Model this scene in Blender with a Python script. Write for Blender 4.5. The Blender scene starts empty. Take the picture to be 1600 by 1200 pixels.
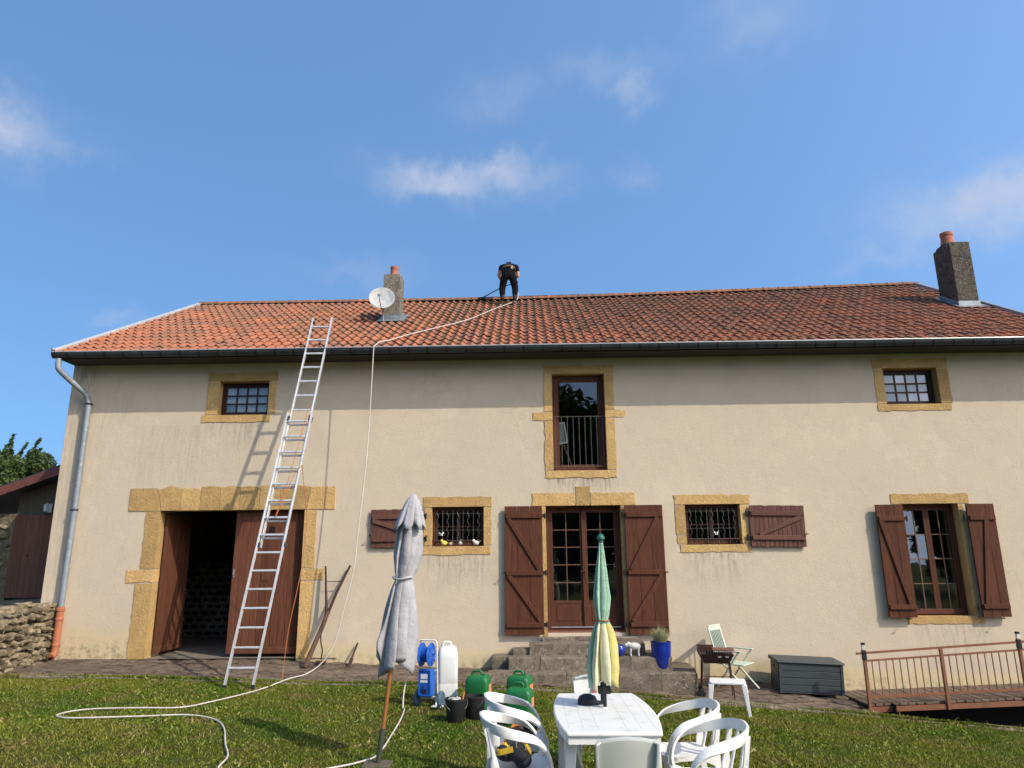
EXPO, SKYS, SUNE, SKYDUST, SKYSAT, SKYVAL, SKYLIFT, CLOUD = 1.08, .15, 2.0, 1.8, 1.14, .96, .38, (1.9, 2.05, 2.5, 1)
import bpy, bmesh, math, random
import numpy as np
from mathutils import Vector, Matrix, Euler
random.seed(7); RNG = np.random.default_rng(11)
R = math.radians
S = bpy.context.scene
COL = S.collection
# ---------------------------------------------------------------- camera
pitch, roll, yaw = R(13.866), R(-0.504), R(1.247)
fw = Vector((-math.sin(yaw)*math.cos(pitch), math.cos(yaw)*math.cos(pitch), math.sin(pitch)))
rt0 = Vector((math.cos(yaw), math.sin(yaw), 0)); up0 = rt0.cross(fw)
rt = rt0*math.cos(roll) + up0*math.sin(roll); up = up0*math.cos(roll) - rt0*math.sin(roll)
cd = bpy.data.cameras.new('camera'); cam = bpy.data.objects.new('camera', cd); COL.objects.link(cam)
cam.matrix_world = Matrix(((rt.x, up.x, -fw.x, 0), (rt.y, up.y, -fw.y, -12.8), (rt.z, up.z, -fw.z, 1.95), (0, 0, 0, 1)))
cd.sensor_width = 36; cd.lens = 36*1109/1600; cd.clip_end = 2000; cd.clip_start = .05
S.camera = cam
# ---------------------------------------------------------------- sky, sun, exposure
SUN = Vector((1.36, -1.0, 1.48)).normalized()
S.view_settings.view_transform = 'Standard'; S.view_settings.look = 'None'
S.view_settings.exposure = EXPO; S.view_settings.gamma = 1
w = bpy.data.worlds.new('World'); S.world = w; w.use_nodes = True
wt = w.node_tree; wn = wt.nodes; wl = wt.links; wn.clear()
out = wn.new('ShaderNodeOutputWorld'); bg = wn.new('ShaderNodeBackground'); bg.inputs[1].default_value = SKYS
sky = wn.new('ShaderNodeTexSky'); sky.sky_type = 'NISHITA'; sky.sun_disc = False
sky.sun_elevation = math.asin(SUN.z); sky.sun_rotation = math.atan2(SUN.x, SUN.y)
sky.altitude = 200; sky.air_density = 1.0; sky.dust_density = SKYDUST; sky.ozone_density = 2.2
wl.new(bg.outputs[0], out.inputs[0])
tc = wn.new('ShaderNodeTexCoord')
def wmath(op, a, b=None, c=None):
    n = wn.new('ShaderNodeMath'); n.operation = op
    for i, x in enumerate((a, b, c)):
        if x is None: continue
        if isinstance(x, (int, float)): n.inputs[i].default_value = x
        else: wl.new(x, n.inputs[i])
    return n.outputs[0]
def wnoise(scale, detail=6, rough=.55, dist=0, zs=1.0):
    mp = wn.new('ShaderNodeMapping'); mp.inputs['Scale'].default_value = (1, 1, zs); wl.new(tc.outputs['Generated'], mp.inputs[0])
    n = wn.new('ShaderNodeTexNoise'); n.inputs['Scale'].default_value = scale; n.inputs['Detail'].default_value = detail
    n.inputs['Roughness'].default_value = rough; n.inputs['Distortion'].default_value = dist
    wl.new(mp.outputs[0], n.inputs['Vector']); return n
# warped direction so the little cumulus have torn edges
nz = wnoise(9, 7, .62); nz2 = wnoise(26, 5, .6)
def vmath(op, a, b=None, s=None):
    n = wn.new('ShaderNodeVectorMath'); n.operation = op
    for i, x in enumerate((a, b)):
        if x is None: continue
        if isinstance(x, tuple): n.inputs[i].default_value = x
        else: wl.new(x, n.inputs[i])
    if s is not None: n.inputs['Scale'].default_value = s
    return n.outputs['Value'] if op in ('DOT_PRODUCT', 'LENGTH') else n.outputs[0]
dirn = vmath('NORMALIZE', tc.outputs['Generated'])
warp = vmath('SCALE', vmath('SUBTRACT', nz.outputs['Color'], (.5, .5, .5)), None, .11)
warp2 = vmath('SCALE', vmath('SUBTRACT', nz2.outputs['Color'], (.5, .5, .5)), None, .05)
dw = vmath('ADD', vmath('ADD', dirn, warp), warp2)
# (direction, half width, half height, strength) of single small clouds; the rest of the sky carries sparse wisps
CL = [((-.108,.858,.500), .062, .020, .78), ((-.03,.860,.506), .055, .018, .62), ((-.14,.862,.488), .035, .014, .5),
      ((.545,.745,.392), .085, .032, .7), ((.50,.778,.375), .05, .018, .45), ((.45,.82,.36), .05, .012, .22),
      ((-.575,.668,.475), .045, .024, .7), ((-.535,.702,.466), .030, .012, .32),
      ((.281,.734,.618), .05, .03, .26), ((.146,.799,.585), .018, .016, .42), ((.10,.791,.604), .06, .018, .2), ((-.03,.809,.587), .05, .022, .16),
      ((.146,.85,.506), .03, .014, .2), ((-.22,.896,.375), .06, .016, .16), ((-.501,.816,.289), .02, .010, .2), ((.8,-.2,.5), .1, .04, .5), ((-.3,-.8,.5), .12, .04, .5), ((.2,-.85,.45), .1, .03, .5)]
acc = None
for d, hw, hh, st in CL:
    d = Vector(d).normalized(); e1 = Vector((0, 0, 1)).cross(d).normalized(); e2 = d.cross(e1)
    df = vmath('SUBTRACT', dw, tuple(d))
    a = wmath('DIVIDE', vmath('DOT_PRODUCT', df, tuple(e1)), hw); b = wmath('DIVIDE', vmath('DOT_PRODUCT', df, tuple(e2)), hh)
    front = wmath('GREATER_THAN', vmath('DOT_PRODUCT', dirn, tuple(d)), .5)
    r2 = wmath('ADD', wmath('MULTIPLY', a, a), wmath('MULTIPLY', b, b))
    g = wmath('MULTIPLY', wmath('MULTIPLY', wmath('EXPONENT', wmath('MULTIPLY', r2, -.75)), st), front)
    acc = g if acc is None else wmath('MAXIMUM', acc, g)
wis = wn.new('ShaderNodeMapRange'); wis.inputs[1].default_value = .60; wis.inputs[2].default_value = .95; wis.inputs[4].default_value = .10
wl.new(wnoise(3.2, 8, .6, .4, 2.2).outputs[0], wis.inputs[0])
acc = wmath('ADD', acc, wis.outputs[0])
acc = wmath('MULTIPLY', acc, wmath('ADD', wmath('MULTIPLY', nz2.outputs[0], .8), .55))
acc = wmath('MINIMUM', acc, 1.0)
mix = wn.new('ShaderNodeMixRGB'); wl.new(acc, mix.inputs[0])
hz = wn.new('ShaderNodeHueSaturation'); hz.inputs['Hue'].default_value = .494; hz.inputs['Saturation'].default_value = SKYSAT; hz.inputs['Value'].default_value = SKYVAL
wl.new(sky.outputs[0], hz.inputs['Color'])
# hazy air: the horizon is sampled a little higher so that it does not burn out
skv = vmath('NORMALIZE', vmath('ADD', dirn, (0, 0, SKYLIFT)))
wl.new(skv, sky.inputs['Vector'])
wl.new(hz.outputs[0], mix.inputs[1]); mix.inputs[2].default_value = CLOUD
wl.new(mix.outputs[0], bg.inputs[0])
sd = bpy.data.lights.new('sun', 'SUN'); sd.energy = SUNE; sd.angle = R(.53); sd.color = (1, .92, .79)
sun = bpy.data.objects.new('sun', sd); COL.objects.link(sun); sun.rotation_euler = SUN.to_track_quat('Z', 'Y').to_euler(); sun.location = (20, -18, 25)
# ---------------------------------------------------------------- mesh helpers
class MB:
    def __init__(s): s.v = []; s.f = []; s.m = []
    def add(s, vs, fs, mi=0):
        b = len(s.v); s.v += [tuple(p) for p in vs]; s.f += [tuple(i+b for i in f) for f in fs]; s.m += [mi]*len(fs); return s
    def box(s, a, b, M=None, mi=0):
        vs = [Vector((x, y, z)) for z in (a[2], b[2]) for y in (a[1], b[1]) for x in (a[0], b[0])]
        if M is not None: vs = [M @ p for p in vs]
        return s.add(vs, [(0,2,3,1),(4,5,7,6),(0,1,5,4),(1,3,7,5),(3,2,6,7),(2,0,4,6)], mi)
    def bar(s, p, q, w, d=None, mi=0, upv=(0,0,1)):           # rectangular bar p->q
        p = Vector(p); q = Vector(q); t = (q-p).normalized(); u = Vector(upv)
        if abs(t.dot(u)) > .98: u = Vector((0,1,0))
        a = t.cross(u).normalized(); b = a.cross(t).normalized(); d = d or w
        vs = [c + a*sx*w/2 + b*sy*d/2 for c in (p, q) for sx, sy in ((-1,-1),(1,-1),(1,1),(-1,1))]
        return s.add(vs, [(3,2,1,0),(4,5,6,7),(0,1,5,4),(1,2,6,5),(2,3,7,6),(3,0,4,7)], mi)
    def tube(s, pts, r, n=8, mi=0, caps=True):
        pts = [Vector(p) for p in pts]; m = len(pts); rr = r if isinstance(r, (list, tuple)) else [r]*m
        vs = []; prev = None
        for i, p in enumerate(pts):
            t = (pts[min(i+1, m-1)] - pts[max(i-1, 0)]).normalized()
            if prev is None: a = t.orthogonal().normalized()
            else: a = (prev - t*prev.dot(t)).normalized()
            prev = a; b = t.cross(a)
            vs += [p + (a*math.cos(2*math.pi*k/n) + b*math.sin(2*math.pi*k/n))*rr[i] for k in range(n)]
        fs = [(i*n+k, i*n+(k+1)%n, (i+1)*n+(k+1)%n, (i+1)*n+k) for i in range(m-1) for k in range(n)]
        if caps: fs += [tuple(range(n-1, -1, -1)), tuple((m-1)*n+k for k in range(n))]
        return s.add(vs, fs, mi)
    def lathe(s, prof, n=24, c=(0,0,0), M=None, mi=0):          # prof: (r, z)
        vs = []
        for r, z in prof:
            for k in range(n):
                p = Vector((r*math.cos(2*math.pi*k/n), r*math.sin(2*math.pi*k/n), z))
                vs.append((M @ p if M is not None else p) + Vector(c))
        m = len(prof)
        fs = [(i*n+k, i*n+(k+1)%n, (i+1)*n+(k+1)%n, (i+1)*n+k) for i in range(m-1) for k in range(n)]
        if prof[0][0] > 1e-6: fs.append(tuple(range(n-1, -1, -1)))
        if prof[-1][0] > 1e-6: fs.append(tuple((m-1)*n+k for k in range(n)))
        return s.add(vs, fs, mi)
    def prism(s, poly, d0, d1, axis='y', mi=0):               # 2-D outline extruded along an axis
        n = len(poly)
        def P(a, b, d): return {'y': (a, d, b), 'x': (d, a, b), 'z': (a, b, d)}[axis]
        vs = [P(a, b, d0) for a, b in poly] + [P(a, b, d1) for a, b in poly]
        fs = [tuple(range(n)), tuple(range(2*n-1, n-1, -1))] + [(i, i+n, (i+1)%n+n, (i+1)%n) for i in range(n)]
        return s.add(vs, fs, mi)
    def ball(s, c, r, n=10, m=7, mi=0, M=None):
        rx, ry, rz = r if isinstance(r, tuple) else (r, r, r); c = Vector(c)
        vs = []
        for i in range(m+1):
            th = math.pi*i/m
            for k in range(n):
                p = Vector((rx*math.sin(th)*math.cos(2*math.pi*k/n), ry*math.sin(th)*math.sin(2*math.pi*k/n), rz*math.cos(th)))
                vs.append(c + (M @ p if M is not None else p))
        return s.add(vs, [(i*n+k, (i+1)*n+k, (i+1)*n+(k+1)%n, i*n+(k+1)%n) for i in range(m) for k in range(n)], mi)
    def mesh(s, name, mats, smooth=None, fix=True):
        me = bpy.data.meshes.new(name); me.from_pydata(s.v, [], s.f)
        for m in (mats if isinstance(mats, (list, tuple)) else [mats]): me.materials.append(m)
        me.polygons.foreach_set('material_index', s.m)
        if fix:
            bm = bmesh.new(); bm.from_mesh(me)
            bmesh.ops.remove_doubles(bm, verts=bm.verts, dist=1e-5); bmesh.ops.recalc_face_normals(bm, faces=bm.faces); bm.to_mesh(me); bm.free()
        if smooth is not None:
            me.polygons.foreach_set('use_smooth', [True]*len(me.polygons)); me.set_sharp_from_angle(angle=R(smooth))
        me.update(); return me
    def build(s, name, mats, parent=None, loc=(0,0,0), rot=None, smooth=None, bevel=0, seg=2):
        o = link(name, s.mesh(name, mats, smooth), parent, loc, rot)
        if bevel:
            b = o.modifiers.new('bevel', 'BEVEL'); b.width = bevel; b.segments = seg; b.limit_method = 'ANGLE'; b.angle_limit = R(40)
            if smooth is None: o.data.polygons.foreach_set('use_smooth', [True]*len(o.data.polygons)); o.data.set_sharp_from_angle(angle=R(30))
        return o
def link(name, data, parent=None, loc=(0,0,0), rot=None):
    o = bpy.data.objects.new(name, data); COL.objects.link(o); o.location = loc
    if rot is not None: o.rotation_euler = rot
    if parent is not None: o.parent = parent
    return o
def tag(o, label, cat, group=None):
    o['label'] = label; o['category'] = cat
    if group: o['group'] = group
    return o
def thing(name, label, cat, loc=(0,0,0), rz=0, group=None):
    return tag(link(name, None, None, loc, (0, 0, rz)), label, cat, group)
def struct(o): o['kind'] = 'structure'; return o
def stuff(o): o['kind'] = 'stuff'; return o
def copy_tree(o, parent=None):
    c = o.copy(); COL.objects.link(c); c.parent = parent
    for ch in [x for x in bpy.data.objects if x.parent is o]: copy_tree(ch, c)
    return c
def curve(pts, n=8):                                          # Catmull-Rom
    P = [Vector(p) for p in pts]; P = [P[0]*2-P[1]] + P + [P[-1]*2-P[-2]]; o = []
    for i in range(1, len(P)-2):
        for k in range(n):
            t = k/n; a, b, c, d = P[i-1:i+3]
            o.append(.5*((2*b) + (c-a)*t + (2*a-5*b+4*c-d)*t*t + (3*b-a-3*c+d)*t**3))
    return o + [P[-2]]
def lerp(x, xs, ys): return float(np.interp(x, xs, ys))
# ---------------------------------------------------------------- materials
class NT:
    def __init__(s, name):
        s.m = bpy.data.materials.new(name); s.m.use_nodes = True; s.t = s.m.node_tree; s.n = s.t.nodes; s.l = s.t.links
        s.b = s.n['Principled BSDF']
    def new(s, t, **k):
        n = s.n.new('ShaderNode'+t)
        for a, b in k.items(): setattr(n, a, b)
        return n
    def put(s, x, sock):
        if isinstance(x, (int, float)): sock.default_value = x
        elif isinstance(x, tuple): sock.default_value = x if len(x) == 4 or sock.type == 'VECTOR' else (*x, 1)
        else: s.l.new(x, sock)
    def math(s, op, a, b=None, c=None, clamp=False):
        n = s.new('Math', operation=op, use_clamp=clamp)
        for i, x in enumerate((a, b, c)):
            if x is not None: s.put(x, n.inputs[i])
        return n.outputs[0]
    def mixc(s, f, a, b, mode='MIX'):
        n = s.new('MixRGB', blend_type=mode); s.put(f, n.inputs[0]); s.put(a, n.inputs[1]); s.put(b, n.inputs[2]); return n.outputs[0]
    def pos(s, world=True): return s.new('NewGeometry').outputs['Position'] if world else s.new('TexCoord').outputs['Object']
    def noise(s, vec, scale, detail=4, rough=.55, stretch=None, dist=0, colour=False):
        if stretch:
            mp = s.new('Mapping'); mp.inputs['Scale'].default_value = stretch; s.l.new(vec, mp.inputs[0]); vec = mp.outputs[0]
        n = s.new('TexNoise'); n.inputs['Scale'].default_value = scale; n.inputs['Detail'].default_value = detail
        n.inputs['Roughness'].default_value = rough; n.inputs['Distortion'].default_value = dist; s.l.new(vec, n.inputs['Vector'])
        return n.outputs['Color' if colour else 'Fac']
    def vor(s, vec, scale, feature='F1', out='Distance'):
        n = s.new('TexVoronoi', feature=feature); n.inputs['Scale'].default_value = scale; s.l.new(vec, n.inputs['Vector']); return n.outputs[out]
    def rng(s, x, a, b, lo=0., hi=1.):
        n = s.new('MapRange'); n.clamp = True
        for i, q in enumerate((x, a, b, lo, hi)): s.put(q, n.inputs[i])
        return n.outputs[0]
    def xyz(s, v):
        n = s.new('SeparateXYZ'); s.l.new(v, n.inputs[0]); return n.outputs
    def bump(s, h, dist=.01, strength=1.):
        n = s.new('Bump'); n.inputs['Strength'].default_value = strength; n.inputs['Distance'].default_value = dist
        s.l.new(h, n.inputs['Height']); s.l.new(n.outputs[0], s.b.inputs['Normal'])
    def done(s, col, rough=.7, spec=.3, metal=0.):
        s.put(col, s.b.inputs['Base Color']); s.put(rough, s.b.inputs['Roughness']); s.b.inputs['Specular IOR Level'].default_value = spec
        s.b.inputs['Metallic'].default_value = metal; return s.m
def MAT(name, c1, c2=None, scale=4, rough=.7, bump=0., bscale=80, stretch=None, metal=0., spec=.3, rand=0., world=True, c3=None, detail=5):
    t = NT(name); p = t.pos(world); c2 = c2 or tuple(x*.8 for x in c1)
    n = t.noise(p, scale, detail, .6, stretch)
    col = t.mixc(t.rng(n, .35, .65), (*c1, 1), (*c2, 1))
    if c3: col = t.mixc(t.rng(t.noise(p, scale*2.7, 5, .65, stretch), .55, .68), col, (*c3, 1))
    if rand:
        oi = t.new('ObjectInfo'); v = t.math('MULTIPLY_ADD', oi.outputs['Random'], 2*rand, 1-rand)
        h = t.new('HueSaturation'); t.put(v, h.inputs['Value']); t.put(col, h.inputs['Color']); col = h.outputs[0]
    if bump: t.bump(t.noise(p, bscale, 4, .6, stretch), bump)
    return t.done(col, rough, spec, metal)
def glass():
    t = NT('window glass'); t.n.remove(t.b)
    tr = t.new('BsdfTransparent'); tr.inputs[0].default_value = (.86, .9, .89, 1); gl = t.new('BsdfGlossy'); gl.inputs['Roughness'].default_value = .008; gl.inputs[0].default_value = (1, 1, 1, 1)
    fr = t.new('Fresnel'); fr.inputs[0].default_value = 1.5
    bp = t.new('Bump'); bp.inputs['Strength'].default_value = .12; bp.inputs['Distance'].default_value = .004
    t.l.new(t.noise(t.pos(), 2.2, 1), bp.inputs['Height']); t.l.new(bp.outputs[0], gl.inputs['Normal']); 
    f = t.math('MINIMUM', t.math('MULTIPLY', fr.outputs[0], 2.4), 1.)
    mx = t.new('MixShader'); t.l.new(f, mx.inputs[0]); t.l.new(tr.outputs[0], mx.inputs[1]); t.l.new(gl.outputs[0], mx.inputs[2])
    t.l.new(mx.outputs[0], t.n['Material Output'].inputs[0]); return t.m
G = {}
G['glass'] = glass()
G['wood'] = MAT('brown stained wood', (.112,.044,.025), (.078,.030,.018), 6, .6, .002, 40, (6,6,.5), rand=.14, world=False, spec=.15)
G['shutter'] = MAT('brown shutter board', (.108,.040,.021), (.070,.026,.014), 5, .68, .003, 30, (9,9,.35), rand=.12, world=False, spec=.12, c3=(.15,.068,.042))
G['oldshutter'] = MAT('weathered brown shutter board', (.140,.058,.038), (.095,.040,.027), 9, .7, .002, 40, (9,9,.6), rand=.16, world=False, c3=(.075,.03,.02))
G['barn'] = MAT('barn door boards', (.145,.054,.030), (.098,.037,.021), 5, .75, .004, 30, (8,8,.3), rand=.18, world=False, spec=.12, c3=(.20,.098,.062))
G['darkwood'] = MAT('dark window wood', (.045,.018,.014), (.03,.012,.01), 8, .5)
G['iron'] = MAT('black iron', (.018,.016,.015), (.03,.022,.018), 30, .55, metal=.4)
G['wire'] = MAT('grey wire', (.19,.18,.165), (.12,.11,.095), 20, .5, metal=.5)
G['zinc'] = MAT('zinc sheet', (.27,.30,.32), (.20,.225,.24), 5, .6, metal=.3, c3=(.34,.355,.36))
G['zincdark'] = MAT('dark painted zinc gutter', (.060,.066,.070), (.042,.046,.05), 4, .45, metal=.3)
G['zinclip'] = MAT('bare gutter lip', (.55,.55,.54), (.45,.45,.45), 5, .4, metal=.5)
G['lead'] = MAT('lead flashing', (.27,.30,.31), (.18,.20,.21), 8, .5, .002, 30, metal=.4)
G['terra'] = MAT('terracotta pot', (.42,.155,.085), (.33,.12,.07), 9, .8, .001, 60)
G['terrapipe'] = MAT('terracotta coloured pipe', (.40,.145,.075), (.34,.12,.065), 4, .5)
G['white'] = MAT('white resin', (.76,.745,.70), (.70,.69,.645), 3, .42, .0008, 40, spec=.4, c3=(.58,.575,.50))
G['offwhite'] = MAT('aged white resin', (.60,.61,.55), (.53,.54,.49), 3, .42, spec=.4)
G['alu'] = MAT('aluminium', (.62,.62,.61), (.5,.5,.5), 12, .38, metal=.75)
G['alusun'] = MAT('aluminium rail', (.66,.655,.64), (.55,.55,.54), 12, .45, metal=.45)
G['blue'] = MAT('blue plastic', (.014,.11,.46), (.014,.085,.36), 9, .42, .001, 30, spec=.4)
G['blueglaze'] = MAT('blue glaze', (.008,.022,.20), (.012,.035,.27), 5, .16, spec=.6)
G['greenplastic'] = MAT('green plastic', (.008,.15,.038), (.012,.115,.032), 7, .45, .0015, 25, spec=.4, c3=(.03,.12,.05))
G['black'] = MAT('black plastic', (.014,.014,.015), (.022,.022,.022), 8, .5)
G['rubber'] = MAT('grey blue rubber', (.075,.13,.17), (.06,.10,.13), 9, .7)
G['orange'] = MAT('orange plastic', (.62,.20,.03), (.55,.17,.03), 5, .45)
G['orangesticker'] = MAT('orange sticker', (.70,.25,.13), (.62,.22,.12), 40, .5)
G['hose'] = MAT('white hose', (.60,.55,.48), (.48,.44,.38), 6, .6)
G['red'] = MAT('red strap', (.48,.05,.03), (.4,.04,.03), 5, .7)
G['yellow'] = MAT('yellow webbing', (.62,.42,.03), (.55,.36,.03), 9, .7)
G['orangerope'] = MAT('orange rope', (.50,.17,.06), (.42,.14,.05), 30, .8)
G['pole'] = MAT('varnished wooden pole', (.34,.135,.040), (.27,.10,.03), 5, .4, stretch=(8,8,.6), world=False)
G['steel'] = MAT('grey green steel', (.10,.11,.085), (.14,.14,.11), 8, .35, metal=.5)
G['rust'] = MAT('brown painted steel', (.235,.10,.048), (.18,.075,.038), 7, .6, .0008, 60)
G['rustdark'] = MAT('rusty dark steel', (.045,.022,.017), (.075,.030,.02), 9, .65, .001, 60)
G['boxplastic'] = MAT('dark grey wood grain resin', (.052,.062,.064), (.040,.048,.052), 5, .5, .0018, 26, (.6,9,9), world=False)
G['palegreen'] = MAT('pale green resin', (.50,.56,.45), (.44,.50,.40), 4, .45)
G['deck'] = MAT('weathered deck board', (.165,.115,.078), (.115,.078,.053), 6, .85, .002, 40, (9,.6,9), rand=.22, world=False, c3=(.22,.165,.12))
G['stick'] = MAT('old grey brown wood', (.13,.075,.045), (.08,.045,.03), 8, .85, .002, 40, (9,9,.6), world=False)
G['curtain'] = MAT('pale window blind', (.52,.53,.52), (.45,.46,.46), 5, .9)
G['inner'] = MAT('interior plaster', (.30,.28,.25), (.24,.22,.2), 2, .9)
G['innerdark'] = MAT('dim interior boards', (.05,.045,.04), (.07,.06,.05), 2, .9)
G['barnfloor'] = MAT('barn earth floor', (.21,.18,.135), (.15,.125,.095), 2.5, .95, .006, 12)
G['brickpale'] = MAT('pale hollow brick', (.15,.14,.12), (.12,.11,.095), 6, .9, rand=.4)
G['copper'] = MAT('aged brass', (.25,.12,.05), (.18,.09,.04), 8, .4, metal=.7)
def stonemat(name, a, b, c, sc=5, var=.32, bd=.018, spots=None):
    t = NT(name); p = t.pos(); oi = t.new('ObjectInfo')
    n = t.noise(p, sc, 6, .65); col = t.mixc(t.rng(n, .38, .62), (*a, 1), (*b, 1))
    col = t.mixc(t.math('MULTIPLY', t.rng(t.noise(p, sc*3.1, 6, .7), .52, .70), .65), col, (*c, 1))
    if spots: col = t.mixc(t.math('MULTIPLY', t.rng(t.noise(p, 17, 5, .7), .57, .66), .7), col, (*spots, 1))
    h = t.new('HueSaturation'); t.put(t.math('MULTIPLY_ADD', oi.outputs['Random'], var, 1-var/2), h.inputs['Value']); t.put(col, h.inputs['Color'])
    t.bump(t.math('ADD', t.noise(p, 22, 6, .7), t.math('MULTIPLY', t.noise(p, 90, 3, .6), .4)), bd, .9)
    return t.done(h.outputs[0], .9, .2)
G['ochre'] = stonemat('ochre sandstone', (.57,.37,.145), (.47,.295,.115), (.37,.255,.13), 4, .44, .022, (.62,.47,.24))
G['rubble'] = stonemat('rubble stone', (.33,.255,.155), (.165,.135,.092), (.045,.045,.028), 11, .85, .035, (.42,.37,.27))
G['step'] = stonemat('weathered step stone', (.25,.20,.145), (.145,.118,.085), (.055,.048,.032), 7, .30, .035, (.42,.38,.30))
# ---------------------------------------------------------------- ground heights (world z, lawn near the table about 0)
EX = [-40,-12,-7.5,-5.6,-4.1,-2.9,-1.8,-1.2,.2,1.6,2.55,3.3,4.5,5.7,7.1,9,14,40]
EZ = [.30,.30,.27,.21,.17,.12,.105,.08,.05,-.05,-.14,-.19,-.29,-.42,-.54,-.66,-.9,-1.6]
BX = [-9,-6.5,-4,-2.5,-1.2,.2,2.6,4,5.15,6,14]; BZ = [.35,.335,.31,.23,.18,.13,.0,-.08,-.21,-.27,-.6]
def edge(x): return np.interp(x, EX, EZ)
YE = -1.42
def lawn_z(x, y):
    x = np.asarray(x, float); y = np.asarray(y, float)
    t = np.clip((YE-y)/5.0, 0, 1); t = t*t*(3-2*t)
    far = np.clip(.02-.03*x, -.9, .3)
    z = edge(x)*(1-t) + far*t
    return z + .012*np.sin(x*1.7+y*.9) + .009*np.sin(x*.6-y*2.3)
def grid_obj(name, xs, ys, zf, mat):
    X, Y = np.meshgrid(xs, ys); Z = zf(X, Y); nx, ny = len(xs), len(ys)
    v = np.stack([X, Y, Z], -1).reshape(-1, 3)
    i = np.arange(nx*ny).reshape(ny, nx); f = np.stack([i[:-1,:-1], i[:-1,1:], i[1:,1:], i[1:,:-1]], -1).reshape(-1, 4)
    me = bpy.data.meshes.new(name); me.from_pydata(v.tolist(), [], f.tolist()); me.materials.append(mat)
    me.polygons.foreach_set('use_smooth', [True]*len(me.polygons)); me.update()
    return link(name, me)
def soil():
    t = NT('lawn soil and thatch'); p = t.pos()
    a = t.mixc(t.rng(t.noise(p, 1.1, 5, .6), .38, .66), (.062,.100,.014,1), (.125,.118,.032,1))
    a = t.mixc(t.rng(t.noise(p, 2.3, 6, .65), .57, .72), a, (.13,.088,.042,1))
    a = t.mixc(t.rng(t.noise(p, 40, 4, .7), .35, .7), a, (.028,.040,.008,1))
    t.bump(t.noise(p, 60, 5, .7), .03); return t.done(a, .95, .1)
G['soil'] = soil()
xs = np.concatenate([[-220,-120,-60,-35,-22,-15], np.arange(-11, 11.01, .12), [13,16,22,35,60,120,220]])
ys = np.concatenate([[-260,-140,-80,-50,-35,-26,-20,-16], np.arange(-13, YE+.001, .1158), [YE]])
o = struct(grid_obj('lawn', xs, ys, lawn_z, G['soil']))
# far ground behind and around the house, below the cellar pit
far = struct(MB().add([(-300,YE-.05,-3.2),(300,YE-.05,-3.2),(300,600,-3.2),(-300,600,-3.2)], [(0,1,2,3)]).build('ground', G['soil']))
# grass blades: one object nobody could count
def blade_mat():
    t = NT('grass blades'); p = t.pos(); at = t.new('Attribute'); at.attribute_name = 'tint'
    n1 = t.noise(p, .55, 4, .6); n2 = t.noise(p, 2.6, 5, .65)
    g = t.mixc(t.rng(n1, .36, .62), (.082,.148,.010,1), (.180,.192,.022,1))
    g = t.mixc(t.math('MULTIPLY', t.rng(n2, .52, .66), .85), g, (.220,.165,.058,1))
    g = t.mixc(t.math('MULTIPLY', t.rng(at.outputs['Fac'], .78, .98), .8), g, (.36,.30,.13,1))
    h = t.new('HueSaturation'); t.put(t.math('MULTIPLY_ADD', at.outputs['Fac'], .75, .62), h.inputs['Value']); t.put(g, h.inputs['Color'])
    t.done(h.outputs[0], .75, .08)
    tr = t.new('BsdfTranslucent'); t.l.new(h.outputs[0], tr.inputs[0]); mx = t.new('MixShader'); mx.inputs[0].default_value = .25
    t.l.new(t.b.outputs[0], mx.inputs[1]); t.l.new(tr.outputs[0], mx.inputs[2]); t.l.new(mx.outputs[0], t.n['Material Output'].inputs[0]); return t.m
def vn(x, y, s, seed):                                       # smooth value noise
    r = np.random.default_rng(seed).random((64, 64)); a = (x*s) % 64; b = (y*s) % 64
    i, j = np.floor(a).astype(int), np.floor(b).astype(int); u, v = a-i, b-j; u = u*u*(3-2*u); v = v*v*(3-2*v)
    i1, j1 = (i+1) % 64, (j+1) % 64; i %= 64; j %= 64
    return (r[j,i]*(1-u)+r[j,i1]*u)*(1-v) + (r[j1,i]*(1-u)+r[j1,i1]*u)*v
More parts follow.
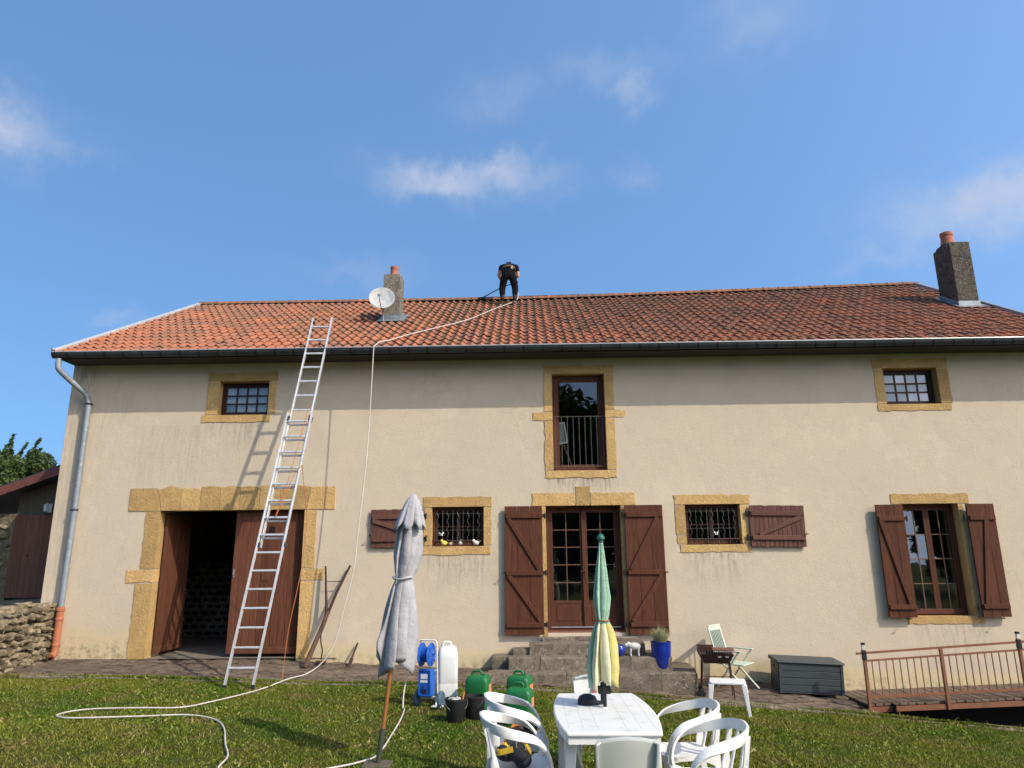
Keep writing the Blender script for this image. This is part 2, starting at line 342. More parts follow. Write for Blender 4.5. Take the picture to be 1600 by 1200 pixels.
def grass(N):
    x = RNG.uniform(-9.2, 10, N); y = -1.40 - 7.6*RNG.random(N)**1.25; y = np.where(RNG.random(N) < .010, -1.64 + .17*RNG.random(N)**2 + .05*np.sin(x*3.1) + .04*np.sin(x*7.7), y)
    d = .55*vn(x+100, y+100, 1.3, 3) + .45*vn(x+100, y+100, 4.1, 5)
    edgeb = np.exp(-(YE-y)/.35)
    keep = RNG.random(N) < np.clip(1.5*d + .34 + .5*edgeb, .16, 1)
    keep &= ~((x < -8.05) & (y > -4.2))
    x, y, d, edgeb = x[keep], y[keep], d[keep], edgeb[keep]; n = len(x)
    L = (.014 + .020*RNG.random(n))*(.75+.6*d)*(1+.25*edgeb); a = RNG.random(n)*2*np.pi; wd = .0035+.0035*RNG.random(n); ln = (.3+1.3*RNG.random(n))
    wdw = (vn(x+33, y+70, 2.7, 21) > .70) & (RNG.random(n) < .35); wd = np.where(wdw, wd*3.2, wd); ln = np.where(wdw, ln*1.5, ln)
    tall = RNG.random(n) < .012; L = np.where(tall, L*2.3, L)
    z = lawn_z(x, y) - .004 + np.where(y > -1.49, .035, 0); b = RNG.random(n)*2*np.pi
    ca, sa = np.cos(a), np.sin(a); lx, ly = np.cos(b)*ln*L*.7, np.sin(b)*ln*L*.7
    v = np.empty((n, 4, 3))
    v[:,0] = np.stack([x-ca*wd, y-sa*wd, z], -1); v[:,1] = np.stack([x+ca*wd, y+sa*wd, z], -1)
    v[:,2] = np.stack([x+ca*wd*.7+lx*.4, y+sa*wd*.7+ly*.4, z+L*.6], -1); v[:,3] = np.stack([x+lx, y+ly, z+L], -1)
    me = bpy.data.meshes.new('grass'); nv = 4*n
    me.vertices.add(nv); me.vertices.foreach_set('co', v.reshape(-1))
    k = np.arange(n)[:, None]*4; f = np.concatenate([k+0, k+1, k+2, k+0, k+2, k+3], 1).reshape(-1)
    me.loops.add(len(f)); me.loops.foreach_set('vertex_index', f.astype(np.int32)); nf = 2*n
    me.polygons.add(nf); me.polygons.foreach_set('loop_start', np.arange(nf, dtype=np.int32)*3); me.polygons.foreach_set('loop_total', np.full(nf, 3, np.int32))
    at = me.attributes.new('tint', 'FLOAT', 'POINT'); at.data.foreach_set('value', np.repeat(RNG.random(n), 4).astype(np.float32))
    me.update(calc_edges=True); me.materials.append(blade_mat())
    return stuff(tag(link('grass', me), 'short mown grass with dry yellowish patches covering the lawn', 'grass'))
grass(520000)
# pavement strip along the facade
def pave_mat():
    t = NT('old worn pavement'); p = t.pos()
    n = t.noise(p, 3.0, 7, .7, (.5,1.6,1)); a = t.mixc(t.rng(n, .36, .64), (.25,.185,.135,1), (.12,.088,.065,1))
    a = t.mixc(t.math('MULTIPLY', t.rng(t.noise(p, 11, 6, .7, (.45,1.5,1)), .50, .62), .92), a, (.040,.033,.024,1))
    a = t.mixc(t.math('MULTIPLY', t.rng(t.noise(p, 6, 5, .6), .60, .72), .6), a, (.30,.24,.18,1))
    a = t.mixc(t.math('MULTIPLY', t.rng(t.noise(p, 4.2, 6, .7), .60, .70), .6), a, (.05,.065,.022,1))
    t.bump(t.math('ADD', t.noise(p, 14, 7, .72, (.5,1.4,1)), t.math('MULTIPLY', t.noise(p, 70, 4, .6), .3)), .05); return t.done(a, .95, .15)
G['pave'] = pave_mat()
def pave_z(X, Y):
    t = np.clip(-Y/1.3, 0, 1); z = np.interp(X, BX, BZ)*(1-t) + (edge(X)+.035)*t
    return z + .034*(vn(X+50, Y*1.6+50, 5.5, 9)-.5) + .028*(vn(X+50, Y*2+50, 15, 10)-.5)
pv = struct(grid_obj('pavement', np.arange(-8.15, 5.45, .05), np.append(np.arange(-1.30, 0, .05), 0.02), pave_z, G['pave']))
# kerb of long edging stones between pavement and lawn
x = -7.75; k = 0
while x < 12:
    L = random.uniform(.55, 1.25); m = MB(); j = lambda s=.012: random.uniform(-s, s)
    z0, z1 = float(edge(x)), float(edge(x+L)); top = .038
    vs = []
    n = 6
    for i in range(n+1):
        xx = x + .008 + (L-.016)*i/n; zz = z0+(z1-z0)*i/n
        vs += [(xx, -1.50+j(), zz-.15), (xx, -1.50+j(), zz+top-.014+j(.007)), (xx, -1.475+j(.006), zz+top+j(.005)), (xx, -1.27+j(), zz+top+j(.006)), (xx, -1.27, zz-.15)]
    fs = [(i*5+a, i*5+a+1, i*5+a+6, i*5+a+5) for i in range(n) for a in range(4)] + [(0,1,2,3,4), tuple(n*5+a for a in (4,3,2,1,0))]
    m.add(vs, fs).build('kerb_stone', G['step'], pv, smooth=35); x += L
# cellar pit at the right end under the ramp
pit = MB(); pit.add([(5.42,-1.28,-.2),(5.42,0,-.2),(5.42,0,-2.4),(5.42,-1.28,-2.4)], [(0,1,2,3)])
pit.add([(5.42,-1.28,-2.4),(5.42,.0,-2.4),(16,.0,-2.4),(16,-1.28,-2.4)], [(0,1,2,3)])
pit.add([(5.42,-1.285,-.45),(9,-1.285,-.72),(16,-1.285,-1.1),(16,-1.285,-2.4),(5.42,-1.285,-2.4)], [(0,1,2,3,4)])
pit.box((5.43,-.03,-2.4),(10.5,-.012,-.30)); struct(pit.build('cellar_pit', MAT('cellar wall with painted shade', (.012,.011,.010), (.018,.016,.013), 4, .9)))  # near-black panel on the house wall paints the deep shade under the ramp
# raised terrace on the left, behind the retaining wall
def ter_z(X, Y): return 1.19 + .02*np.sin(X*2+Y) + .03*(vn(X+90, Y+90, 2.2, 4)-.5) - .22*np.clip((-.9-Y)/1.2, 0, 1.5) - .02*np.clip(Y, 0, 60)*.5
G['dirt'] = MAT('stony terrace earth', (.23,.175,.115), (.12,.10,.062), 3, .95, .02, 25, c3=(.075,.085,.03))
struct(grid_obj('terrace', np.concatenate([[-80,-50,-30,-20,-15], np.arange(-12.5, -8.29, .15)]), np.concatenate([np.arange(-4, 4.3, .15), [8,14,25,45,80]]), ter_z, G['dirt']))
# ---------------------------------------------------------------- the house
house = thing('farmhouse', 'long cream rendered farmhouse with orange tiled roof and brown shutters', 'house', (0, 0, 0))
XL, XR, YB = -8.58, 10.0, 10.1
EAVE_Y, EAVE_Z, RIDGE_Y = -.54, 5.70, 4.75
def ridge_z(x): return 8.56 + .23*(max(0, min(1, (x+.4)/10.46))**1.2)
def roof_z(x, y):
    s = (ridge_z(x)-EAVE_Z)/(RIDGE_Y-EAVE_Y)
    return EAVE_Z + s*((y if y < RIDGE_Y else 2*RIDGE_Y-y)-EAVE_Y)
OPEN = dict(barn=(-6.62,-4.02,.05,2.85), w1=(-5.76,-4.83,4.60,5.23), w2=(.47,1.42,3.50,5.28), door=(.31,1.62,.74,2.86), w3=(-1.72,-.81,2.19,2.86),
            w4=(2.77,3.72,2.18,2.86), w5=(6.56,7.52,.96,2.83), w6=(6.56,7.52,4.64,5.30))
def wall_mat():
    t = NT('cream render'); p = t.pos(); X, Y, Z = t.xyz(p)
    n = t.noise(p, .55, 5, .6); a = t.mixc(t.rng(n, .35, .65), (.595,.488,.352,1), (.55,.455,.332,1))
    a = t.mixc(t.math('MULTIPLY', t.rng(t.noise(p, 2.2, 5, .65), .5, .75), .35), a, (.47,.40,.30,1))
    # yellower base course where the render was patched, ragged top edge
    zb = t.math('SUBTRACT', Z, t.math('MULTIPLY', t.noise(p, 3.5, 5, .6), .34))
    slope = t.math('MULTIPLY_ADD', X, -.052, .20)
    f = t.rng(t.math('SUBTRACT', zb, slope), -.02, .12, 1, 0)
    a = t.mixc(t.math('MULTIPLY', f, .85), a, (.60,.485,.285,1))
    a = t.mixc(t.math('MULTIPLY', t.math('MULTIPLY', t.rng(t.math('SUBTRACT', zb, slope), -.25, -.02, 1, 0), t.rng(t.noise(p, 9, 5, .7), .45, .65)), .8), a, (.22,.19,.12,1))
    # vertical dirt runs: under the sills, and broad on the damp left end
    st = t.noise(p, 7, 6, .72, (2.2,1,.22)); st2 = t.noise(p, 26, 4, .7, (1.4,1,.3)); fl = t.rng(t.noise(p, 16, 5, .75, (1.5,1,.55)), .52, .66)
    def zone(x0, x1, zt, zb_, s):
        fx = t.math('MULTIPLY', t.rng(X, x0-.1, x0+.15), t.rng(X, x1-.15, x1+.1, 1, 0))
        fz = t.math('MULTIPLY', t.rng(Z, zb_, zt, 0, 1), t.math('LESS_THAN', Z, zt+.01))
        return t.math('MULTIPLY', t.math('MULTIPLY', fx, fz), s)
    acc = None
    for q in ((-6.0,-4.8,4.45,3.7,1.), (.35,1.55,3.36,3.0,1.7), (-1.85,-.7,2.03,1.35,1.2), (2.7,3.85,2.02,1.35,1.1), (6.5,7.75,.82,-.2,.8), (-8.5,-7.3,5.2,.6,.3), (-8.7,-8.05,6.5,.3,1.1), (-7.3,-5.9,4.4,2.2,.5)):
        z = zone(*q); acc = z if acc is None else t.math('MAXIMUM', acc, z)
    sm = t.math('MULTIPLY', acc, t.math('ADD', t.math('MULTIPLY', t.rng(st, .44, .66), .75), t.math('MULTIPLY', fl, .55)), clamp=True)
    a = t.mixc(t.math('MULTIPLY', sm, .72), a, (.17,.155,.12,1))
    gen = t.math('MULTIPLY', t.rng(st2, .60, .74), t.rng(t.noise(p, 1.2, 3, .5), .46, .66)); a = t.mixc(t.math('MULTIPLY', gen, .28), a, (.26,.22,.16,1))
    a = t.mixc(t.math('MULTIPLY', t.rng(t.noise(p, 48, 3, .6), .62, .75), .25), a, (.33,.28,.21,1))
    # pits of the scraped render, pale patched repairs, a few hairline cracks
    a = t.mixc(t.math('MULTIPLY', t.rng(t.vor(p, 26), .17, .05), .38), a, (.24,.20,.14,1))
    a = t.mixc(t.math('MULTIPLY', t.rng(t.noise(p, .9, 6, .75), .56, .60), .22), a, (.68,.58,.43,1))
    wv = t.new('VectorMath', operation='ADD'); t.l.new(p, wv.inputs[0]); sc_ = t.new('VectorMath', operation='SCALE'); sc_.inputs['Scale'].default_value = .5; t.l.new(t.noise(p, 2.0, 5, .7, colour=True), sc_.inputs[0]); t.l.new(sc_.outputs[0], wv.inputs[1])
    cr_ = t.math('MULTIPLY', t.rng(t.vor(wv.outputs[0], .55, 'DISTANCE_TO_EDGE'), .010, .002), t.rng(t.noise(p, .8, 3, .5), .50, .60)); a = t.mixc(t.math('MULTIPLY', cr_, .13), a, (.22,.18,.12,1))
    t.bump(t.math('ADD', t.math('ADD', t.noise(p, 75, 4, .75), t.math('MULTIPLY', t.noise(p, 22, 4, .7), .7)), t.math('MULTIPLY', t.noise(p, 4, 3, .5), .8)), .0055); return t.done(a, .93, .12)
G['wall'] = wall_mat()
def wall_holes(x0, x1, z0, z1, holes, ya, yb, top=None):
    g = .018; hs = [(a-g, b+g, c-g, d+g) for a, b, c, d in holes]
    cx = sorted({x0, x1, *[h[0] for h in hs], *[h[1] for h in hs]}); cz = sorted({z0, z1, *[h[2] for h in hs], *[h[3] for h in hs]})
    def solid(i, j):
        if not (0 <= i < len(cx)-1 and 0 <= j < len(cz)-1): return False
        mx, mz = (cx[i]+cx[i+1])/2, (cz[j]+cz[j+1])/2
        return not any(h[0] < mx < h[1] and h[2] < mz < h[3] for h in hs)
    m = MB()
    for i in range(len(cx)-1):
        for j in range(len(cz)-1):
            if not solid(i, j): continue
            a, b, c, d = cx[i], cx[i+1], cz[j], cz[j+1]
            m.add([(a,ya,c),(b,ya,c),(b,ya,d),(a,ya,d)], [(0,1,2,3)]); m.add([(a,yb,c),(b,yb,c),(b,yb,d),(a,yb,d)], [(3,2,1,0)])
            for di, dj, P in ((-1,0,[(a,ya,d),(a,yb,d),(a,yb,c),(a,ya,c)]), (1,0,[(b,ya,c),(b,yb,c),(b,yb,d),(b,ya,d)]), (0,-1,[(a,ya,c),(a,yb,c),(b,yb,c),(b,ya,c)]), (0,1,[(a,ya,d),(b,ya,d),(b,yb,d),(a,yb,d)])):
                if not solid(i+di, j+dj): m.add(P, [(0,1,2,3)])
    return m
wall_holes(XL, XR, -2.6, 5.72, list(OPEN.values()), 0, .5).build('front_wall', G['wall'], house)
gab = lambda x: [(0.5, -2.6), (YB-.5, -2.6), (YB-.5, roof_z(x, YB-.5)-.12), (RIDGE_Y, ridge_z(x)-.14), (.5, roof_z(x, .5)-.12)]
MB().prism([(-.0+.003, -2.6), (YB, -2.6), (YB, 5.6), (RIDGE_Y, ridge_z(XL)-.14), (.003, roof_z(XL, 0)-.13)], XL-.004, XL+.45, 'x').build('gable_wall', G['wall'], house)
MB().prism([(.003, -2.6), (YB, -2.6), (YB, 5.6), (RIDGE_Y, ridge_z(XR)-.14), (.003, roof_z(XR, 0)-.13)], XR-.45, XR+.004, 'x').build('gable_wall', G['wall'], house)
MB().box((XL+.45, YB-.45, -2.6), (XR-.45, YB, 5.6)).build('back_wall', G['wall'], house)
MB().box((-3.3, .5, -.2), (-3.1, YB-.45, 5.6)).build('partition_wall', G['inner'], house)
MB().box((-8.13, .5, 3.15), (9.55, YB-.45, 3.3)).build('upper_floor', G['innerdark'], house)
MB().box((-3.1, .5, .5), (9.55, YB-.45, .72)).build('ground_floor', G['innerdark'], house)
MB().box((-3.05, 4.6, .72), (9.5, 4.75, 3.15)).build('partition_wall', G['inner'], house)
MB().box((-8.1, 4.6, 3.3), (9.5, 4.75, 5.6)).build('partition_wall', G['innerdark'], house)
bf = MB(); bf.add([(-8.13,-.02,.345),(-3.3,-.02,.345),(-3.3,9.6,.35),(-8.13,9.6,.35)], [(0,1,2,3)]); bf.build('barn_floor', G['barnfloor'], house)
# ---- roof: deck, tiles, ridge tiles, verges
def tile_mat():
    t = NT('clay pantiles'); p = t.pos(); X, Y, Z = t.xyz(p)
    cx = t.math('FLOOR', t.math('DIVIDE', t.math('ADD', X, -XT0), TW)); cy = t.math('FLOOR', t.math('DIVIDE', t.math('ADD', Y, -EAVE_Y+.02), TDY))
    cv = t.new('CombineXYZ'); t.put(cx, cv.inputs[0]); t.put(cy, cv.inputs[1]); wn_ = t.new('TexWhiteNoise', noise_dimensions='2D'); t.l.new(cv.outputs[0], wn_.inputs['Vector'])
    r = wn_.outputs['Value']
    a = t.mixc(r, (.42,.155,.083,1), (.33,.120,.066,1))
    a = t.mixc(t.math('MULTIPLY', t.rng(t.noise(p, .8, 4, .6), .42, .64), .6), a, (.33,.145,.088,1))
    up_ = t.rng(Y, 0, 4.7)
    old = t.math('ADD', t.noise(p, 1.6, 6, .68), t.math('ADD', t.math('MULTIPLY', up_, .13), t.math('MULTIPLY', r, .10)))
    a = t.mixc(t.math('MULTIPLY', t.rng(old, .50, .74), .80), a, (.185,.110,.074,1))
    # grime settles in the pans of the tiles
    u = t.math('FRACT', t.math('DIVIDE', t.math('ADD', X, -XT0), TW))
    pan = t.math('MULTIPLY', t.rng(u, .40, .56), t.rng(u, .98, .84))
    a = t.mixc(t.math('MULTIPLY', t.math('MULTIPLY', pan, t.rng(t.math('ADD', t.noise(p, 2.4, 5, .6), t.math('MULTIPLY', up_, .16)), .34, .56)), .85), a, (.155,.105,.070,1))
    a = t.mixc(t.math('MULTIPLY', t.rng(t.noise(p, 13, 5, .7), .60, .70), .5), a, (.06,.05,.038,1))
    a = t.mixc(t.math('MULTIPLY', t.rng(t.noise(p, 21, 4, .7), .64, .74), .5), a, (.40,.34,.20,1))
    t.bump(t.noise(p, 60, 4, .65), .006); return t.done(a, .92, .04)
NROW, TW = 17, .1765; XT0 = -8.62; TDY = (RIDGE_Y-EAVE_Y)/NROW; NCOL = 106
G['tile'] = tile_mat()
deck = MB()
n = 40
for i in range(n):
    xa, xb = XL-.03+(XR+.09-XL)*i/n, XL-.03+(XR+.09-XL)*(i+1)/n
    for ya, yb in ((EAVE_Y+.04, RIDGE_Y), (RIDGE_Y, 2*RIDGE_Y-EAVE_Y)):
        deck.add([(xa,ya,roof_z(xa,ya)-.06),(xb,ya,roof_z(xb,ya)-.06),(xb,yb,roof_z(xb,yb)-.06),(xa,yb,roof_z(xa,yb)-.06)], [(0,1,2,3)])
        deck.add([(xa,ya,roof_z(xa,ya)-.10),(xb,ya,roof_z(xb,ya)-.10),(xb,yb,roof_z(xb,yb)-.10),(xa,yb,roof_z(xa,yb)-.10)], [(3,2,1,0)])
roof = deck.build('roof', G['innerdark'], house)
MB().box((XL+.002, EAVE_Y+.06, 5.585), (XR, .003, 5.615)).build('soffit', MAT('dark painted soffit', (.055,.052,.045), (.045,.042,.036), 3, .8), house)
MB().box((XL+.002, EAVE_Y+.03, 5.56), (XR, EAVE_Y+.058, 5.68)).build('fascia', G['zincdark'], house)
slopeL = math.hypot(TDY, (8.6-5.7)/NROW)
prof = [(0,.030),(.08,.041),(.17,.047),(.26,.043),(.36,.026),(.46,.009),(.60,.001),(.75,.000),(.88,.006),(1.03,.024)]
def tile_mesh():
    m = MB(); Lt = slopeL+.06; vs = []
    for v, lift in ((0, .034), (Lt, .002)):
        for u, h in prof: vs.append((u*TW, v, h+lift))
    k = len(prof)
    for u, h in prof: vs.append((u*TW, 0, h+.034-.017))
    fs = [(i, i+1, i+1+k, i+k) for i in range(k-1)] + [(2*k+i, 2*k+i+1, i+1, i) for i in range(k-1)]
    m.add(vs, fs); me = m.mesh('tile', G['tile'], 50, fix=False); return me
tm = tile_mesh(); tv = np.array([v.co[:] for v in tm.vertices]); tf = [tuple(p.vertices) for p in tm.polygons]
tiles = []
for c in range(NCOL):
    for r in range(NROW):
        x = XT0 + c*TW; y = EAVE_Y - .05 + r*TDY; xm = x+TW/2
        if -3.19 < xm+.06 < -2.72 and 2.0 < y+.25 < 2.62: continue                      # chimney stack
        sl = (ridge_z(xm)-EAVE_Z)/(RIDGE_Y-EAVE_Y); vdir = Vector((0, 1, sl)).normalized()
        xdir = Vector((1, 0, (roof_z(x+TW, y)-roof_z(x, y))/TW)).normalized(); nd = xdir.cross(vdir).normalized()
        Mx = Matrix((xdir, vdir, nd)).transposed().to_4x4(); Mx.translation = Vector((x, y, roof_z(x, y)-.045 + .012*math.sin(x*1.1+1)*0 + random.uniform(-.002, .005)))
        Mx = Mx @ Matrix.Rotation(random.gauss(0, .010), 4, 'Z') @ Matrix.Rotation(random.gauss(0, .010), 4, 'X')
        if random.random() < .012: Mx = Mx @ Matrix.Rotation(random.uniform(-.05, .05), 4, 'Z') @ Matrix.Translation((0, -.02, .008))
        tiles.append(((Vector((x, y, roof_z(x, y)))-cam.location).length, c, r, Mx))
near = set(id(t) for t in sorted(tiles, key=lambda t: t[0])[:300])
vv, ff, off = [], [], 0
for t in tiles:
    if id(t) in near:
        o = link('tile', tm, roof); o.matrix_basis = t[3]
    else:
        A = np.array(t[3]); vv.append(tv @ A[:3,:3].T + A[:3,3]); ff += [tuple(i+off for i in f) for f in tf]; off += len(tv)
me = bpy.data.meshes.new('tile_field'); me.from_pydata(np.concatenate(vv).tolist(), [], ff); me.materials.append(G['tile'])
me.polygons.foreach_set('use_smooth', [True]*len(me.polygons)); me.set_sharp_from_angle(angle=R(50)); me.update(); stuff(link('tile_field', me, roof))
# back slope tiles as simple ribbed sheet, out of view
bs = MB(); bs.add([(XL,RIDGE_Y,ridge_z(XL)),(XR,RIDGE_Y,ridge_z(XR)),(XR,2*RIDGE_Y-EAVE_Y,EAVE_Z),(XL,2*RIDGE_Y-EAVE_Y,EAVE_Z)], [(0,1,2,3)]).build('back_slope', G['tile'], roof)
x = XL-.02
while x < XR+.05:
    L = .40; m = MB(); z0, z1 = ridge_z(x)+.005, ridge_z(x+L)+.005; vs = []
    for xx, zz, rr in ((x-.03, z0, .112), (x+L, z1, .098)):
        for k in range(9):
            a = math.pi*k/8; vs.append((xx, RIDGE_Y-math.cos(a)*rr, zz-.02+math.sin(a)*rr*.9))
    for k in range(9):
        a = math.pi*k/8; vs.append((x-.03, RIDGE_Y-math.cos(a)*.092, z0-.02+math.sin(a)*.092*.9))
    m.add(vs, [(k, k+1, k+10, k+9) for k in range(8)] + [(18+k, 19+k, k+1, k) for k in range(8)])
    m.build('ridge_tile', G['tile'], roof, smooth=45); x += L
G['verge'] = MAT('pale verge metal', (.44,.45,.45), (.34,.35,.35), 3, .5)
for xv, s in ((XL-.035, -1), (XT0+NCOL*TW+.02, 1)):
    m = MB(); p0 = Vector((xv, EAVE_Y-.05, roof_z(xv, EAVE_Y-.05)+.03)); p1 = Vector((xv, RIDGE_Y, roof_z(xv, RIDGE_Y)+.03))
    m.bar(p0, p1, .09, .075); m.build('verge_strip', G['verge'] if s < 0 else G['zinc'], roof, bevel=.01)
# ---- gutter
GY, GZ, GR = EAVE_Y-.035, 5.665, .078
m = MB(); seg = 9
pts = [(GY-math.cos(math.pi*k/seg)*GR, GZ-math.sin(math.pi*k/seg)*GR*1.25) for k in range(seg+1)]
inn = [(y+(.006 if y < GY else -.006), z+.004) for y, z in pts][::-1]
m.prism(pts + inn, XL-.03, XR+.1, 'x'); gut = m.build('gutter', G['zincdark'], house, smooth=40)
MB().tube([(XL-.03, GY-GR, GZ+.004), (XR+.1, GY-GR, GZ+.004)], .011, 8).build('gutter_lip', G['zinclip'], gut, smooth=40)
m = MB(); m.prism([(GY-math.cos(math.pi*k/seg)*GR*1.01, GZ-math.sin(math.pi*k/seg)*GR*1.26) for k in range(seg+1)], XL-.036, XL-.030, 'x'); m.add([(XL-.036,GY-GR*.9,GZ),(XL-.036,GY+GR,GZ),(XL-.09,GY-.02,GZ+.11)], [(0,1,2)]); m.build('gutter_end', G['zincdark'], gut)
br = MB(); p2 = [(GY-math.cos(math.pi*k/seg)*(GR+.004), GZ-math.sin(math.pi*k/seg)*(GR*1.25+.004)) for k in range(seg+1)]
p3 = [(y, z-.004) for y, z in p2]
br.prism(p2 + p3[::-1], -.012, .012, 'x'); brm = br.mesh('gutter_bracket', G['iron'], 40)
x = XL+.25
while x < XR: link('gutter_bracket', brm, gut, (x, 0, 0)); x += .345
# ---- downpipe
path = curve([(-8.50,-.575,5.56), (-8.50,-.575,5.44), (-8.47,-.54,5.34), (-8.30,-.33,5.13), (-8.18,-.17,4.99), (-8.155,-.10,4.85), (-8.15,-.09,4.7)], 5) + [Vector((-8.145,-.09,3.0)), Vector((-8.15,-.09,1.18))]
dp = MB().tube(path, .052, 12).build('downpipe', G['zinc'], house, smooth=50)
for z in (4.80, 2.86): MB().lathe([(.060,0),(.066,.006),(.066,.024),(.060,.03)], 14, (-8.147,-.09,z)).build('pipe_collar', G['iron'] if z > 4 else G['zincdark'], dp, smooth=40)
for z in (3.55, 1.85): MB().lathe([(.053,0),(.056,.004),(.056,.012),(.053,.016)], 14, (-8.147,-.09,z)).build('pipe_joint', G['zinc'], dp, smooth=40)
tp = MB().tube([(-8.15,-.09,1.22), (-8.15,-.09,.52), (-8.15,-.105,.44), (-8.14,-.20,.40)], .060, 14).build('drain_pipe', G['terrapipe'], house, smooth=50)
for z, r_ in ((1.14,.072), (.98,.068), (.56,.068)): MB().lathe([(.060,0),(r_,.01),(r_,.05),(.060,.06)], 14, (-8.15,-.09,z)).build('pipe_socket', G['terrapipe'], tp, smooth=40)
MB().lathe([(.0,0),(.045,0)], 12, (0,0,0)).build('pipe_mouth', G['iron'], tp, (-8.138,-.2035,.398), (R(68),0,0))
# ---- chimneys
def conc(name='rough chimney render', k=1.):
    t = NT(name); p = t.pos(); n = t.noise(p, 9, 6, .7)
    a = t.mixc(t.rng(n, .38, .62), (.155*k,.135*k,.105*k,1), (.075*k,.068*k,.056*k,1))
    a = t.mixc(t.rng(t.noise(p, 30, 4, .7), .60, .68), a, (.42,.40,.35,1)); a = t.mixc(t.rng(t.noise(p, 7, 5, .7), .60, .70), a, (.20,.15,.06,1))
    t.bump(t.noise(p, 45, 4, .7), .05); return t.done(a, .95, .1)
G['conc'] = conc(); G['conc2'] = conc('tan chimney render', 2.1)
def chimney(x0, x1, y0, y1, zt, pot_r, pot_h, cap, cm='conc'):
    zb = roof_z((x0+x1)/2, y0)-.25; m = MB()
    nseg = 5
    m.box((x0, y0, zb), (x1, y1, zt)); ch = m.build('chimney', G[cm], house, bevel=.012)
    if cap: MB().prism([(y0+.12, zt), (y1-.02, zt), (y1-.12, zt+.06), (y0+.2, zt+.06)], x0+.03, x1-.03, 'x').build('flaunching', G['conc'], ch, bevel=.01)
    cx, cy = (x0+x1)/2+(0 if not cap else -.05), (y0+y1)/2
    MB().lathe([(pot_r*1.12,0),(pot_r*1.05,pot_h*.2),(pot_r*.92,pot_h*.6),(pot_r*.92,pot_h*.72),(pot_r,pot_h*.76),(pot_r,pot_h),(pot_r*.8,pot_h),(pot_r*.8,pot_h*.3),(0,pot_h*.3)], 18, (cx, cy, zt+(.05 if cap else -.01))).build('chimney_pot', G['terra'], ch, smooth=35)
    fl = MB(); e = .10
    a, b = roof_z(x0, y0-e*1.6)+.04, roof_z(x0, y1+e)+.04
    fl.add([(x0-e,y0-e*1.8,a-.02),(x1+e*1.3,y0-e*1.8,a-.02),(x1+e*1.3,y1+e,b),(x0-e,y1+e,b)], [(0,1,2,3)])
    z0 = roof_z(x0, y0); fl.box((x0-.008,y0-.012,z0-.05),(x1+.008,y0,z0+.13)); fl.add([(x0-.01,y0,z0-.05),(x0-.01,y1,roof_z(x0,y1)-.05),(x0-.01,y1,roof_z(x0,y1)+.13),(x0-.01,y0,z0+.13)], [(0,1,2,3)])
    fl.add([(x1+.01,y0,z0-.05),(x1+.01,y1,roof_z(x0,y1)-.05),(x1+.01,y1,roof_z(x0,y1)+.13),(x1+.01,y0,z0+.13)], [(0,1,2,3)])
    fl.build('flashing', G['lead'], ch)
    return ch
chimney(-3.18, -2.80, 2.03, 2.46, 8.20, .092, .26, False, 'conc2')['label'] = 'slim weathered chimney with a single clay pot'
chimney(9.47, 9.92, 2.08, 2.72, 8.76, .135, .30, True)['label'] = 'tall dark lichen spotted chimney with clay pot'
# ---- stone surrounds: every block is a piece of its own
def stone_poly(x0, x1, z0, z1, rag=''):
    def side(ax, az, bx, bz, r, nx, nz):
        k = max(2, int(math.hypot(bx-ax, bz-az)/.09)); o = []
        for i in range(k):
            t = i/k; j = random.gauss(0, .007) if r and i else (random.gauss(0, .004) if r else 0)
            o.append((ax+(bx-ax)*t+nx*j, az+(bz-az)*t+nz*j))
        return o
    return side(x0,z0,x1,z0,'b' in rag,0,1) + side(x1,z0,x1,z1,'r' in rag,1,0) + side(x1,z1,x0,z1,'t' in rag,0,1) + side(x0,z1,x0,z0,'l' in rag,1,0)
def stone(par, x0, x1, z0, z1, rag='', y1=.30, y0=-.009):
    g = .009; return MB().prism(stone_poly(x0+g, x1-g, z0+g, z1-g, rag), y0-random.uniform(0, .004), y1, 'y').build('stone', G['ochre'], par)
def surround(name, stones):
    e = link(name, None, house)
    for s in stones: stone(e, *s[:4], rag=s[4] if len(s) > 4 else 'tblr')
    return e
a, b, c, d = OPEN['w1']; surround('window_surround', [(a-.24,b+.17,d,d+.19,'tlr'), (a-.23,a,c,d,'l'), (b,b+.16,c,d,'r'), (a-.30,b+.08,c-.15,c,'blr')])
a, b, c, d = OPEN['w6']; surround('window_surround', [(a-.19,b+.23,d,d+.19,'tlr'), (a-.19,a,c,d,'l'), (b,b+.22,c,d,'r'), (a-.19,b+.19,c-.14,c,'blr')])
a, b, c, d = OPEN['w2']; surround('window_surround', [(a-.17,b+.2,d,d+.18,'tlr'), (a-.17,a,4.575,d,'l'), (a-.38,a,4.41,4.575,'tbl'), (a-.17,a,c,4.41,'l'), (b,b+.18,4.60,d,'r'), (b,b+.37,4.45,4.60,'tbr'), (b,b+.18,c,4.45,'r'), (a-.17,b+.17,c-.15,c,'blr')])
a, b, c, d = OPEN['door']; surround('door_surround', [(a-.26,.83,d,3.10,'tl'), (.83,1.10,d,3.215,'tlr'), (1.10,b+.28,d,3.10,'tr'), (a-.09,a,.64,1.7,'l'), (a-.09,a,1.7,d,'l'), (b,b+.08,.64,1.6,'r'), (b,b+.08,1.6,d,'r')])
a, b, c, d = OPEN['w3']; surround('window_surround', [(a-.17,b+.16,d,d+.19,'tlr'), (a-.15,a,c,d,'l'), (b,b+.15,c,d,'r'), (a-.20,b+.14,c-.16,c,'blr')])
a, b, c, d = OPEN['w4']; surround('window_surround', [(a-.20,b+.20,d,d+.18,'tlr'), (a-.19,a,2.33,d,'l'), (a-.17,a,c,2.33,'l'), (b,b+.15,c,d,'r'), (a-.14,b+.18,c-.15,c,'blr')])
